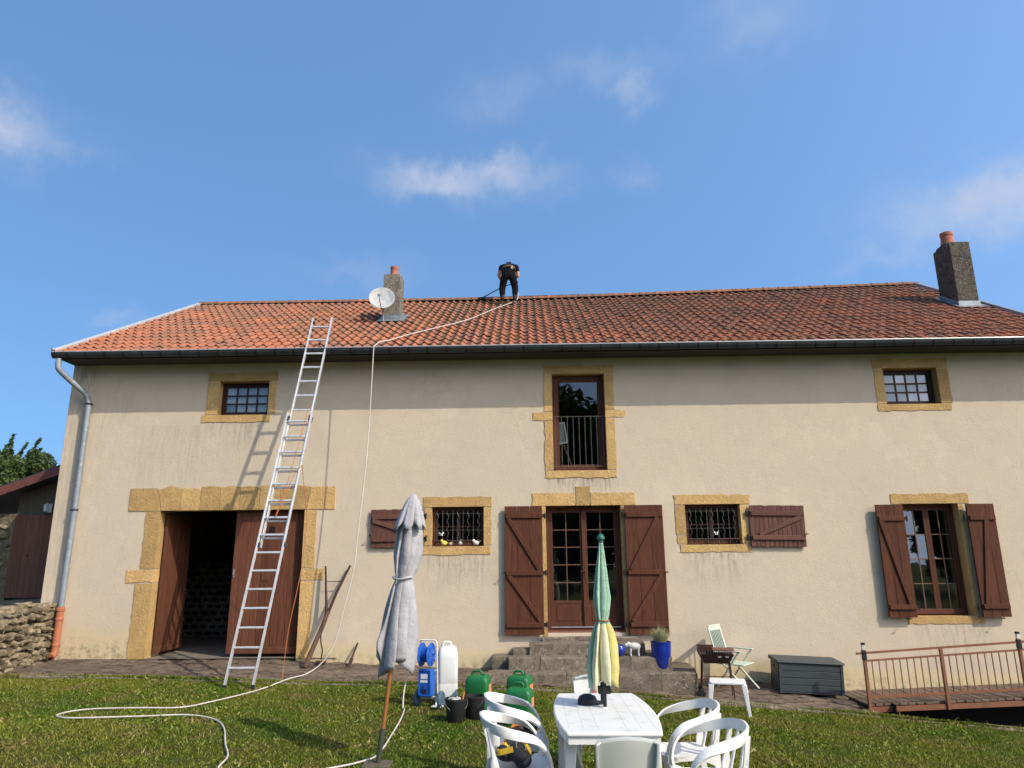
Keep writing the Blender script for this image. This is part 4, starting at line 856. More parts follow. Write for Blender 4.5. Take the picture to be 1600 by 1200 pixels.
rr = curve(rp, 6) + curve([Vector((-3.68,-.9,2.6)), Vector((-3.70,-1.0,1.8)), Vector((-3.78,-1.2,.9)), Vector((-3.80,-1.28,edge(-3.8)+.06))], 6)
tag(MB().tube(rr, .0055, 6).build('rope', G['orangerope'], smooth=60), 'thin orange rope dangling along the extension ladder', 'rope')
# one white hose: reel trolley -> lawn -> loops -> up to the gutter -> roof ridge
hp = [(-1.43,-2.86,.80), (-1.58,-2.80,.64), (-1.66,-2.85,.32), (-1.65,-3.0,.11), (-1.60,-3.2,None), (-1.55,-3.75,None), (-1.53,-4.46,None), (-1.53,-5.1,None), (-1.62,-5.34,None), (-1.85,-5.6,None), (-2.4,-6.1,None), (-2.8,-5.9,None), (-2.93,-5.38,None), (-3.13,-4.96,None), (-3.42,-4.32,None), (-3.71,-3.94,None), (-4.09,-3.80,None), (-4.54,-3.93,None), (-5.02,-4.02,None), (-5.38,-4.04,None), (-5.58,-3.9,None),
      (-5.54,-3.67,None), (-5.31,-3.53,None), (-4.81,-3.46,None), (-4.36,-3.37,None), (-4.15,-2.95,None), (-3.87,-2.1,None), (-3.66,-1.4,.225), (-3.55,-.95,.22), (-3.38,-.72,.34), (-3.20,-.66,.62), (-3.08,-.66,1.1), (-2.93,-.66,1.8), (-2.88,-.66,2.43), (-2.82,-.66,3.18), (-2.78,-.66,3.84), (-2.755,-.66,4.75), (-2.74,-.665,5.55), (-2.735,-.67,5.66), (-2.71,-.63,5.72), (-2.66,-.45,5.83)]
hp += [(x, y, roof_z(x, y)+.055) for x, y in ((-2.55,-.2), (-2.36,.14), (-2.06,.59), (-1.62,1.18), (-1.21,1.84), (-.78,2.99), (-.45,3.75), (-.26,4.25))] + [(-.20,4.42,8.52), (-.22,4.50,8.75), (-.30,4.60,8.92)]
hp = [(x, y, LZ(x, y)+.027 if z is None else z) for x, y, z in hp]
hs = tag(MB().tube(curve(hp, 7), .0095, 7).build('hose', G['hose'], smooth=70), 'long white hose from reel trolley across lawn and over the roof', 'hose')
# forked wooden pole, stake and iron foot on the pavement
fk = thing('forked_pole', 'forked weathered wooden pole leaning beside the barn door', 'pole', (-3.70, -.50, PZ(-3.7, -.5)))
o3 = lambda x, y, z: (x+3.70, y+.50, z-PZ(-3.7, -.5))
MB().tube(curve([o3(-3.70,-.50,.26), o3(-3.60,-.36,.60), o3(-3.50,-.24,.92), o3(-3.455,-.18,1.12)],4), [.045,.045,.044,.043,.042,.04,.04,.04,.04,.04,.038,.038,.036], 8).build('shaft', G['stick'], fk, smooth=60)
MB().tube([o3(-3.47,-.19,1.02), o3(-3.50,-.15,1.3), o3(-3.56,-.09,1.86)], [.03,.022,.017], 8).build('prong', G['rustdark'], fk, smooth=60); MB().tube([o3(-3.46,-.185,1.06), o3(-3.33,-.14,1.42), o3(-3.13,-.07,1.87)], [.03,.024,.018], 8).build('prong', G['rustdark'], fk, smooth=60)
MB().tube([o3(-3.54,-.12,1.60), o3(-3.26,-.11,1.60)], .006, 6).build('cross_wire', G['iron'], fk)
MB().tube(curve([o3(-3.53,-.27,.78), o3(-3.52,-.27,.62), o3(-3.49,-.27,.50), o3(-3.50,-.28,.36)],4), .012, 6).build('iron_strut', G['iron'], fk, smooth=60); MB().box(o3(-3.58,-.33,.285), o3(-3.42,-.24,.335)).build('iron_foot', G['rustdark'], fk, bevel=.01)
sk = thing('iron_stake', 'short rusty stake standing against the wall by the forked pole', 'stake', (-3.04,-.30,PZ(-3.04,-.3))); MB().tube([(0,.0,-.02),(.03,.09,.12),(.09,.25,.36)], [.024,.02,.016], 8).build('shaft', G['rustdark'], sk, smooth=50); MB().tube([(.01,.02,.0),(.035,.09,.13)], .034, 6).build('socket', G['rustdark'], sk)
# ornaments on the sill of the left grilled window
def bird(loc, label, mat, s=1., rz=0):
    b = thing('bird_figurine', label, 'figurine', loc, rz)
    MB().ball((0,0,.045*s), (.055*s,.036*s,.04*s), 12, 8).ball((.045*s,0,.085*s), (.028*s,.025*s,.027*s), 10, 7).build('body', mat, b, smooth=80); MB().add([(-.04*s,-.018*s,.05*s),(-.04*s,.018*s,.05*s),(-.10*s,.0,.085*s),(-.045*s,0,.035*s)], [(0,1,2),(0,2,3),(1,3,2)]).build('tail', mat, b); MB().add([(.068*s,-.008*s,.088*s),(.068*s,.008*s,.088*s),(.092*s,0,.083*s),(.068*s,0,.077*s)], [(0,1,2),(0,2,3),(1,3,2),(0,3,1)]).build('beak', G['orange'], b); return b
z0 = 2.19
bird((-1.50,.02,z0), 'yellow chick ornament on the grilled window sill', MAT('yellow ceramic', (.72,.60,.10), (.68,.55,.08), 8, .4), 1., R(200)); bird((-1.39,.02,z0), 'small brown bird ornament next to the yellow chick', MAT('brown ceramic', (.32,.20,.11), (.5,.4,.3), 20, .5), .7, R(60))
bird((-1.22,.02,z0), 'grey bird ornament in the middle of the sill', MAT('grey ceramic', (.42,.43,.40), (.3,.31,.3), 15, .5), .95, R(80)); bird((-.94,.02,z0), 'white bird ornament at the end of the sill', G['white'], 1., R(160))
# ---------------------------------------------------------------- parasols
def parasol(name, label, loc, axis, levels, N, mats, matf, drop, seed, twist=.5, m=13):
    """closed canopy: N cloth petals between the ribs, each folded over its neighbour, hanging from tip to a torn hem
    levels: (z, rib radius, petal radius, lean); drop(j) -> hem offset of petal tip"""
    rs = random.Random(seed); t = thing(name, label, 'parasol', loc); mb = MB(); rows = len(levels); z_tie = levels[len(levels)//2][0]
    jit = [rs.uniform(-.16, .16) for _ in range(N)]; big = [rs.uniform(.72, 1.22) for _ in range(N)]; ln = [rs.uniform(.6, 1.3) for _ in range(N)]; wob = [rs.uniform(0, 6.28) for _ in range(N)]
    n = N*m; vs = []
    for i, (z, ri, ro, lean) in enumerate(levels):
        s_ = i/(rows-1); ax, ay = axis(z); hem = max(0, (s_-.62)/.38)**1.5
        for j in range(N):
            a0 = 2*math.pi*j/N + jit[j]; a1 = 2*math.pi*(j+1)/N + jit[(j+1) % N]
            for k in range(m):
                u = k/m; w_ = math.sin(math.pi*u); r = ri + (ro*big[j]-ri)*w_**.75 * (1+.10*math.sin(wob[j]+z*9+u*5)) if ro*big[j] > ri else ri
                an = a0 + (a1-a0)*u + lean*ln[j]*w_ + twist*(z-z_tie)*.6 + .10*math.sin(z*7+wob[j])*w_
                dz = hem*(drop(j)*w_ + drop(j+.5)*(1-w_)*.6)
                vs.append((ax+math.cos(an)*r, ay+math.sin(an)*r, z+dz))
    for i in range(rows-1):
        for k in range(n): mb.f.append((i*n+k, i*n+(k+1)%n, (i+1)*n+(k+1)%n, (i+1)*n+k)); mb.m.append(matf(i/(rows-1), levels[i][0], (k//m)/N, (k % m)/m))
    mb.v = vs; o = mb.build('canopy', mats, t, smooth=75); sm = o.modifiers.new('cloth', 'SOLIDIFY'); sm.thickness = .004; sm.offset = -1
    return t
def clothmat(name, a, b):
    t = NT(name); p = t.pos(); n = t.noise(p, 7, 5, .6); c = t.mixc(t.rng(n, .35, .65), (*a,1), (*b,1)); t.bump(t.noise(p, 9, 4, .6), .02); t.done(c, .9, .1); return t.m
G['greycloth'] = clothmat('light grey canvas', (.41,.395,.40), (.34,.33,.335)); G['greencloth'] = clothmat('faded green canvas', (.30,.46,.33), (.25,.40,.285)); G['creamcloth'] = clothmat('pale cream canvas', (.62,.60,.40), (.55,.53,.34)); G['yellowcloth'] = clothmat('yellow canvas', (.52,.47,.17), (.46,.41,.14))
ub = (-1.49, -5.40, LZ(-1.49, -5.4)); axg = lambda z: (.02+z*.108, 0)
pr = []
for z in np.linspace(2.53, .93, 44):
    ro = lerp(z, [.93,1.05,1.25,1.45,1.62,1.70,1.73,1.78,1.95,2.2,2.5,2.53], [.195,.205,.180,.152,.122,.096,.084,.112,.150,.135,.06,.02]); ri = lerp(z, [.93,1.3,1.65,1.73,1.85,2.2,2.53], [.075,.07,.062,.055,.062,.06,.008]); pr.append((z, ri, ro, lerp(z, [.93,1.3,1.73,1.9,2.3,2.53], [.75,.72,.45,.65,.7,.2])))
DR = [-.10,.08,-.16,.05,.12,-.06,.02,-.13]
t = parasol('parasol', 'closed grey parasol tied at the waist on a wooden pole', ub, axg, pr, 8, [G['greycloth']], lambda s, z, j, u: 0, lambda j: DR[int(j) % 8] if j == int(j) else DR[(int(j)*3+1) % 8]*.8, 4)
# vent cap: the short flared top tier
m = MB(); vs = []; n = 64; rows = 9
for i in range(rows):
    z = 2.575-.33*i/(rows-1); r = lerp(z, [2.24,2.30,2.40,2.50,2.575], [.168,.150,.112,.070,.012]); ax, ay = axg(z)
    for k in range(n):
        a = 2*math.pi*k/n; q = abs(math.sin(a*3.5+.6)); rad = r*(1-.32*(1-q)**2*(i/(rows-1))**.8 + .05*math.sin(a*5)); vs.append((ax+math.cos(a)*rad, ay+math.sin(a)*rad, z - .05*q*(i/(rows-1))**2 + .03*(1-q)*(i/(rows-1))**2))
m.add(vs, [(i*n+k, i*n+(k+1)%n, (i+1)*n+(k+1)%n, (i+1)*n+k) for i in range(rows-1) for k in range(n)])
o = m.build('vent_cap', G['greycloth'], t, smooth=60); sm = o.modifiers.new('cloth', 'SOLIDIFY'); sm.thickness = .006
a0 = axg(1.725); MB().tube([(a0[0]+math.cos(k*.4)*.096, a0[1]+math.sin(k*.4)*.096, 1.725+.01*math.sin(k)) for k in range(17)], .011, 6).build('tie', G['greycloth'], t, smooth=60)
pa, pb = axg(.30), axg(2.5); MB().tube([(*pa,.28), (*pb,2.5)], .020, 12).build('pole', G['pole'], t, smooth=50); pc = axg(0); MB().tube([(*pc,.03), (*axg(.33),.33)], .027, 12).build('pole_sleeve', G['steel'], t, smooth=50)
MB().box((-.12,-.13,.0),(.15,.10,.03)).build('base_plate', MAT('brown grey base slab', (.13,.10,.075), (.10,.08,.06), 9, .9, .003, 40), t, bevel=.012)
# table parasol, green above, cream and yellow below the tie
tb = (.60, -6.44, LZ(.6, -6.44)); axt = lambda z: (0+.012*z, 0); pr = []
for z in np.linspace(2.085, .945, 34):
    ro = lerp(z, [.98,1.08,1.22,1.34,1.40,1.42,1.46,1.6,1.8,2.085], [.128,.150,.140,.100,.062,.044,.058,.078,.058,.016]); ri = lerp(z, [.98,1.2,1.38,1.42,1.5,1.8,2.085], [.038,.04,.036,.03,.036,.03,.008]); pr.append((z, ri, ro, lerp(z, [.98,1.3,1.42,1.6,2.085], [.8,.7,.4,.6,.2])))
def gm(s, z, j, u):
    if z > 1.40: return 0
    q = int(round(j*6)); return (1, 1, 0, 1, 1, 2)[q % 6] if u < .55 else (2, 1, 0, 1, 2, 1)[q % 6]
t = parasol('parasol', 'closed green and cream parasol standing through the white table', tb, axt, pr, 6, [G['greencloth'], G['creamcloth'], G['yellowcloth']], gm, lambda j: (-.07,.05,-.03,.07,-.06,.03)[int(j*2) % 6], 9)
MB().tube([(0,0,.02), (*axt(2.05),2.05)], .016, 10).build('pole', G['black'], t, smooth=50)
MB().lathe([(.0,2.145),(.02,2.135),(.034,2.11),(.034,2.095),(.022,2.09),(.022,2.07),(.0,2.07)], 14, (.025,0,0)).build('finial', MAT('dark green cap', (.03,.13,.09), (.03,.11,.08), 5, .4), t, smooth=40)
MB().tube([(.017+math.cos(k*.4)*.052, math.sin(k*.4)*.052, 1.42) for k in range(17)], .007, 6).build('tie', G['pole'], t, smooth=60)
MB().box((-.045,-.03,.84),(.06,.03,.90)).tube([(0,0,.78),(0,0,.93)], .026, 10).build('crank_clamp', G['black'], t, bevel=.008)
MB().lathe([(.05,.0),(.24,.0),(.24,.06),(.05,.10),(.03,.10)], 24).build('foot', G['black'], t, smooth=40)
# ---------------------------------------------------------------- table and chairs
TX, TY = .585, -6.55; tz = LZ(TX, TY)
tab = thing('garden_table', 'white plastic garden table with the green parasol through it', 'table', (TX, TY, tz))
hw = lambda y: .338+.068*(1-(y/.77)**2)
ys_ = np.linspace(-.77, .77, 25); ol = [(hw(y), y) for y in ys_] + [(-hw(y), y) for y in ys_[::-1]]
def roundc(P, z0, z1): return MB().prism(P, z0, z1, 'z')
roundc(ol, .705, .735).build('table_top', G['white'], tab, bevel=.012, seg=3); roundc([(x*.965, y*.978) for x, y in ol], .655, .706).build('apron', G['white'], tab)
for i in range(-3, 4):
    if i: MB().box((i*.105-.0015,-.66,.7352),(i*.105+.0015,.66,.7358)).build('groove', G['offwhite'], tab)
MB().lathe([(.03,.735),(.034,.742),(.02,.742)], 14, (.015,.11,0)).build('hole_ring', G['white'], tab)
for sx_ in (-1, 1):
    for sy_ in (-1, 1): MB().add([(sx_*.30+dx*.045, sy_*.58+dy*.03, .66) for dx, dy in ((-1,-1),(1,-1),(1,1),(-1,1))] + [(sx_*.34+dx*.026, sy_*.50+dy*.022, 0) for dx, dy in ((-1,-1),(1,-1),(1,1),(-1,1))], [(0,1,2,3),(7,6,5,4)]+[(i, 4+i, 4+(i+1)%4, (i+1)%4) for i in range(4)]).build('leg', G['white'], tab, bevel=.006)
    for sy_ in (-1, 1): MB().bar((sx_*.30, sy_*.46, .64), (sx_*.12, -sy_*.02, .03), .05, .025).build('cross_leg', G['offwhite'], tab, bevel=.005)
def ribbon(path, wv, w, th):
    """flat strip along path; wv gives the direction of its width"""
    m = MB(); n = len(path); vs = []
    for i, p in enumerate(path):
        t = (path[min(i+1,n-1)]-path[max(i-1,0)]).normalized(); a = Vector(wv[i]); a = (a-t*a.dot(t)).normalized(); b = t.cross(a); ww = (w[i] if isinstance(w, list) else w)/2
        vs += [p+a*ww+b*th/2, p+a*ww*.55+b*th*.75, p-a*ww*.55+b*th*.75, p-a*ww+b*th/2, p-a*ww-b*th/2, p+a*ww-b*th/2]
    fs = [(i*6+k, i*6+(k+1)%6, (i+1)*6+(k+1)%6, (i+1)*6+k) for i in range(n-1) for k in range(6)] + [(0,1,2,3,4,5), tuple(6*(n-1)+k for k in (5,4,3,2,1,0))]
    return m.add(vs, fs)
def loop_chair():
    c = thing('garden_chair', 'white plastic chair with looped armrest', 'chair')
    half = [(.205,.235,.44),(.20,.262,.52),(.165,.285,.61),(.08,.295,.685),(-.05,.29,.725),(-.17,.255,.755),(-.255,.165,.785),(-.285,.0,.800)]
    path = curve(half + [(x,-y,z) for x, y, z in half[-2::-1]], 6); n = len(path); wv = []; ws = []
    for i, p in enumerate(path):
        s = abs(2*i/(n-1)-1); f = max(0, min(1, (s-.25)/.55)); inw = Vector((-.1, -math.copysign(1, p.y) if abs(p.y) > .02 else 0, .35))
        d = Vector((-.25, 0, 1))*(1-f) + inw*f
        if s > .86: d = inw*(1-(s-.86)/.14*.3)
        wv.append(d); ws.append(.078-.012*f + (.03*(s-.86)/.14 if s > .86 else 0))
    ribbon(path, wv, ws, .017).build('arm_loop', G['white'], c, smooth=50)
    P = [(.235,-.17),(.25,-.10),(.252,0),(.25,.10),(.235,.17),(.225,.27),(.16,.275),(.12,.225),(-.15,.205),(-.20,.18),(-.215,.10),(-.215,-.10),(-.20,-.18),(-.15,-.205),(.12,-.225),(.16,-.275),(.225,-.27)]
    m = MB(); k = len(P); vs = []
    for zz, sc in ((.425,.97),(.435,1.),(.448,1.)): vs += [(x*sc, y*sc, zz-.018*(1-(y/.27)**2)+(.006 if x > .2 else 0)) for x, y in P]
    vs += [(x*.5, y*.55, .436-.018) for x, y in P]; fs = [(j*k+i, j*k+(i+1)%k, (j+1)*k+(i+1)%k, (j+1)*k+i) for j in range(3) for i in range(k)] + [tuple(range(3*k,4*k)), tuple(range(k-1,-1,-1))]
    m.add(vs, fs).build('seat', G['white'], c, smooth=40)
    for sg in (-1, 1):
        ribbon(curve([Vector((.205,sg*.245,.46)), Vector((.215,sg*.245,.33)), Vector((.228,sg*.25,.16)), Vector((.24,sg*.255,.0))],4), [(0,1,0)]*13, [.10,.085,.072,.066,.062,.06,.058,.055,.053,.051,.05,.048,.046], .034).build('leg', G['white'], c, smooth=50)
        ribbon(curve([Vector((-.252,sg*.185,.77)), Vector((-.222,sg*.195,.60)), Vector((-.20,sg*.198,.44)), Vector((-.225,sg*.205,.25)), Vector((-.285,sg*.225,.0))],4), [(1,0,0)]*17, [.034]*6+[.05,.06,.062,.06,.056,.052,.05,.047,.044,.042,.04], .026).build('back_leg', G['white'], c, smooth=50)
        ribbon([Vector((-.278,sg*.075,.775)), Vector((-.235,sg*.085,.60)), Vector((-.198,sg*.105,.44))], [(0,1,0)]*3, [.03,.032,.05], .012).build('slat', G['white'], c, smooth=50)
        Pp = [(-.19,.43),(.20,.43),(.225,.36),(.19,.375),(.10,.395),(0,.40),(-.10,.392),(-.17,.36),(-.205,.33)]; MB().prism(Pp, sg*.212-.006, sg*.212+.006, 'y').build('side_apron', G['white'], c)
    MB().prism([(-.235,.44),(.235,.44),(.25,.33),(.20,.37),(.10,.392),(0,.398),(-.10,.392),(-.20,.37),(-.25,.33)], .222, .234, 'x').build('front_apron', G['white'], c)
    return c
def high_chair():
    c = thing('high_back_chair', 'aged white high backed plastic chair', 'chair')
    def pan(y): return -.24-.10
    m = MB(); vs = []; nx, nz = 13, 13; ft = []
    for side in (0, 1):
        for j in range(nz):
            for i in range(nx):
                u = -1+2*i/(nx-1); v = j/(nz-1); top = .86+.035*(1-u*u); z = .42+(top-.42)*v; wd = .205+.022*v; y = u*wd; x = -.20-.13*v+.04*u*u*(1-.3*v) - (.022 if side else 0)*(1 if 0 < i < nx-1 and j < nz-1 else .9)
                vs.append((x, y, z))
    N = nx*nz; g = lambda s, j, i: s*N+j*nx+i
    for j in range(nz-1):
        for i in range(nx-1): ft.append((g(0,j,i),g(0,j,i+1),g(0,j+1,i+1),g(0,j+1,i))); ft.append((g(1,j,i),g(1,j+1,i),g(1,j+1,i+1),g(1,j,i+1)))
    for j in range(nz-1): ft += [(g(0,j,0),g(0,j+1,0),g(1,j+1,0),g(1,j,0)), (g(0,j,nx-1),g(1,j,nx-1),g(1,j+1,nx-1),g(0,j+1,nx-1))]
    for i in range(nx-1): ft += [(g(0,nz-1,i),g(0,nz-1,i+1),g(1,nz-1,i+1),g(1,nz-1,i)), (g(0,0,i),g(1,0,i),g(1,0,i+1),g(0,0,i+1))]
    m.add(vs, ft); m.build('backrest', G['offwhite'], c, smooth=40)
    rim = [Vector((-.222-.13*((z-.42)/.44)-.012+.03, y, z)) for y, z in [(-.207,.44),(-.215,.6),(-.226,.8),(-.228,.865)]] + [Vector((-.352+.03+.04*(y/.228)**2*.6, y, .868+.032*(1-(y/.228)**2))) for y in (-.2,-.12,0,.12,.2)] + [Vector((-.222-.13*((z-.42)/.44)-.012+.03, y, z)) for y, z in [(.228,.865),(.226,.8),(.215,.6),(.207,.44)]]
    ribbon(rim, [(1,0,0)]*len(rim), .05, .013).build('back_rim', G['offwhite'], c, smooth=50)
    MB().box((-.22,-.215,.405),(.22,.215,.43)).build('seat', G['offwhite'], c, bevel=.012)
    for sx_, sy_ in ((-1,-1),(-1,1),(1,-1),(1,1)): MB().bar((sx_*.19, sy_*.19, .42), (sx_*.24, sy_*.23, .0), .05, .04).build('leg', G['offwhite'], c, bevel=.008)
    for sy_ in (): ribbon(curve([Vector((-.27,sy_*.215,.64)), Vector((-.05,sy_*.245,.645)), Vector((.17,sy_*.245,.62)), Vector((.215,sy_*.225,.42))],4), [(0,1,0)]*13, .05, .016).build('armrest', G['offwhite'], c, smooth=50)
    return c
lc = loop_chair(); GR_ = 'loop armed chairs round the table'
for i, (x, y, rz, lab) in enumerate([(-.10,-6.86,R(8),'white loop armed chair in front, with black bag showing through its arms'), (-.11,-6.16,R(4),'white loop armed chair before the green canisters'), (1.27,-6.28,R(186),'white loop armed chair next to the side stool'), (1.29,-7.02,R(184),'white loop armed chair overlapping the other on the stool side')]):
    c = lc if i == 0 else copy_tree(lc); c.location = (x, y, LZ(x, y)); c.rotation_euler = (0,0,rz); c.scale = (1,1,.93); c['label'] = lab; c['group'] = GR_
hc = high_chair(); hc.scale = (1,.86,.92); hc.location = (.595,-7.50,LZ(.575,-7.5)); hc.rotation_euler = (0,0,R(92)); hc['label'] = 'aged white high backed chair with its back turned at the table end'; hc['group'] = 'high backed chairs at the table ends'
c = copy_tree(hc); c.scale = (1,.80,.895); c.location = (.60,-5.55,LZ(.55,-5.5)); c.rotation_euler = (0,0,R(-90)); c['label'] = 'white high backed chair with red strap at the house end of the table'
# cap on the table, red strap, harness bags on the left chairs
cp = thing('cap', 'black cap lying on the white table by the parasol', 'cap', (.475,-6.29,tz+.7355), R(20))
m = MB(); m.lathe([(.085,.0),(.083,.035),(.068,.062),(.035,.078),(.0,.082)], 20); m.build('crown', G['black'], cp, smooth=60); m = MB(); m.prism([(math.cos(a)*.085+.0, math.sin(a)*.085) for a in np.linspace(-1.2,1.2,9)] + [(math.cos(a)*.10+.065, math.sin(a)*.078) for a in np.linspace(1.2,-1.2,9)], .002, .010, 'z'); m.build('peak', G['black'], cp)
sz = LZ(.55,-5.5)
tag(ribbon(curve([Vector((.68,-5.16,sz+.72)), Vector((.675,-5.195,sz+.795)), Vector((.66,-5.235,sz+.80)), Vector((.63,-5.285,sz+.70)), Vector((.60,-5.32,sz+.55))],5), [(1,.1,0)]*21, .035, .004).build('strap', G['red'], smooth=60), 'red webbing strap hung over the high backed chair', 'strap')
def harness(loc, rz, label, seed):
    random.seed(seed); h = thing('safety_harness', label, 'harness', loc, rz); m = MB()
    for i in range(7): m.ball((random.uniform(-.09,.09), random.uniform(-.10,.10), random.uniform(.03,.12)), (random.uniform(.05,.09), random.uniform(.05,.09), random.uniform(.03,.06)), 12, 8, M=Matrix.Rotation(random.uniform(0,3),3,'Z'))
    m.build('pouch', MAT('black webbing %d' % seed, (.012,.012,.016), (.022,.022,.026), 15, .8), h, smooth=70)
    for i in range(4):
        a = random.uniform(0,6); P = curve([Vector((math.cos(a+k*1.1)*random.uniform(.07,.14), math.sin(a+k*1.1)*random.uniform(.07,.14), random.uniform(.05,.19))) for k in range(4)],5); ribbon(P, [(0,.3,1)]*len(P), .04, .005).build('webbing', [G['yellow'], G['black'], G['orange'], G['yellow']][i], h, smooth=60)
    MB().tube([(.05+math.cos(k*.4)*.04, -.06, .16+math.sin(k*.4)*.055) for k in range(17)], .006, 6).build('karabiner', G['alu'], h, smooth=60); return h
harness((-.14,-6.86,LZ(-.16,-6.86)+.40), R(10), 'black and yellow harness bundled on the front loop armed chair', 3)
harness((-.07,-6.15,LZ(-.14,-6.16)+.40), R(100), 'dark harness with buckles on the chair before the canisters', 8)
random.seed(21)
# ---------------------------------------------------------------- cleaning gear on the lawn
tx, ty = -1.35, -2.88; tl = thing('hose_reel_trolley', 'blue water trolley with two hose reels and control box', 'trolley', (tx, ty, LZ(tx, ty)), R(-16))
m = MB()
for sg in (-1, 1): m.tube(curve([(sg*.115,.06,.10),(sg*.115,.03,.5),(sg*.115,.0,.80)],3) + [Vector((sg*.10,-.015,.83))], .011, 8)
m.tube([(-.10,-.015,.83),(.10,-.015,.83)], .011, 8).tube([(-.115,.06,.12),(.115,.06,.12)], .011, 8).tube([(-.115,.03,.45),(.115,.03,.45)], .011, 8); m.build('frame', G['white'], tl, smooth=50)
RX = Matrix.Rotation(R(90), 4, 'Y')
for x in (-.075, .055):
    rl = MB().lathe([(.0,-.012),(.03,-.022),(.135,-.010),(.148,-.004),(.148,.004),(.135,.010),(.03,.022),(.0,.012)], 26, (x,-.04,.655), RX).build('reel_disc', G['blue'], tl, smooth=40)
    for k in range(8): a = k*math.pi/4; MB().bar((x+(.012 if x > 0 else -.012),-.04+math.cos(a)*.04,.655+math.sin(a)*.04),(x+(.016 if x > 0 else -.016),-.04+math.cos(a)*.13,.655+math.sin(a)*.13),.014,.010).build('spoke_rib', G['blue'], rl)
MB().lathe([(.07,-.065),(.07,.055)], 20, (-.01,-.04,.655), RX).build('reel_drum', G['blue'], tl, smooth=40); MB().lathe([(.085,-.05),(.095,-.02),(.095,.02),(.085,.04)], 20, (-.01,-.04,.655), RX).build('wound_hose', G['blue'], tl, smooth=40)
MB().tube([(.07,-.04,.655),(.12,-.05,.66),(.125,-.09,.60)], .010, 8).build('crank', G['blue'], tl, smooth=50)
bx_ = MB().box((-.105,-.085,.145),(.085,.045,.475)).build('control_box', G['blue'], tl, bevel=.016, seg=3); frame_mb(-.095, .075, .155, .465, .014, -.094, -.084).build('door_edge', G['blue'], bx_, bevel=.003)
MB().box((-.065,-.0885,.36),(.03,-.0862,.42)).build('label_plate', G['white'], bx_); MB().box((-.07,-.0885,.315),(.03,-.0862,.345)).build('label_plate', G['white'], bx_); MB().box((-.055,-.090,.185),(.02,-.0862,.235)).build('socket', G['black'], bx_); MB().ball((-.02,-.095,.265), .014, 8, 6).build('switch', G['black'], bx_, smooth=60)
for sg in (-1, 1):
    wl_ = MB().lathe([(.062,-.024),(.088,-.026),(.101,-.012),(.101,.012),(.088,.026),(.062,.024)], 26, (sg*.165,.055,.101), RX).build('wheel', G['rubber'], tl, smooth=40)
    MB().lathe([(.0,-.02),(.03,-.020),(.062,-.014),(.062,.014),(.03,.02),(.0,.02)], 20, (sg*.165,.055,.101), RX).build('hub', G['orange'], wl_, smooth=40)
MB().tube([(-.17,.055,.101),(.17,.055,.101)], .010, 8).build('axle', G['alu'], tl, smooth=50); MB().box((.10,-.13,.03),(.24,-.03,.045)).bar((.14,-.05,.045),(.115,.02,.13),.02).build('foot_plate', G['offwhite'], tl, bevel=.004); MB().tube([(.20,-.10,.03),(.23,-.13,.03)], .035, 10).build('castor', G['black'], tl, smooth=50)
def canister(name, label, loc, rz, w, d, h, mat, group=None, cap=None, sticker=True):
    c = thing(name, label, 'canister', loc, rz, group); k = 5; P = []
    def rr(w_, d_, r): return [(sx*(w_-r)+r*math.cos(a), sy*(d_-r)+r*math.sin(a)) for sx, sy, a0 in ((1,1,0),(-1,1,math.pi/2),(-1,-1,math.pi),(1,-1,1.5*math.pi)) for a in [a0+j*math.pi/2/4 for j in range(5)]]
    lv = [(0,.90),(.012,.97),(.03,1),(h*.35,1),(h*.36,.985),(h*.38,.985),(h*.39,1),(h*.80,1),(h*.88,.97),(h*.95,.86),(h*.985,.70),(h,.5)]; m = MB(); vs = []
    for z, s in lv: vs += [(x*s, y*s, z) for x, y in rr(w/2, d/2, min(w,d)*.2)]
    q = 20; m.add(vs, [(j*q+i, j*q+(i+1)%q, (j+1)*q+(i+1)%q, (j+1)*q+i) for j in range(len(lv)-1) for i in range(q)] + [tuple(range(q-1,-1,-1)), tuple(range((len(lv)-1)*q, len(lv)*q))]); m.build('body', mat, c, smooth=42)
    MB().tube(curve([(-w*.28,0,h*.93),(-w*.22,0,h+.035),(0,0,h+.045),(w*.12,0,h+.035),(w*.16,0,h*.95)],4), .016, 8).build('handle', mat, c, smooth=60)
    MB().lathe([(.032,0),(.032,.035),(.028,.042),(.0,.042)], 14, (w*.30,-d*.05,h*.93)).build('screw_cap', cap or mat, c, smooth=40)
    if sticker: MB().box((w*.5-.0005,-d*.16,h*.50),(w*.5+.002,d*.30,h*.74)).build('warning_label', G['orangesticker'], c)
    return c
GJ = 'green canisters on the lawn'
for x, y, rz, h, lab in ((-.69,-2.90,R(-12),.42,'green canister behind the right hand bucket'), (-.15,-2.78,R(-20),.42,'green canister standing behind its twin'), (-.14,-3.80,R(-14),.43,'green canister in front of its twin by the loop chair')):
    canister('green_canister', lab, (x, y, LZ(x, y)), rz, .31, .24, h, G['greenplastic'], GJ)
def whitecan():
    t = NT('translucent white polythene'); p = t.pos(); t.done((.66,.67,.64,1), .45, .4); t.b.inputs['Subsurface Weight'].default_value = .25; t.b.inputs['Subsurface Radius'].default_value = (.05,.05,.05); return t.m
canister('water_container', 'tall white water container behind the blue trolley', (-1.125,-2.60,LZ(-1.12,-2.6)), R(8), .27, .27, .74, whitecan(), sticker=False)
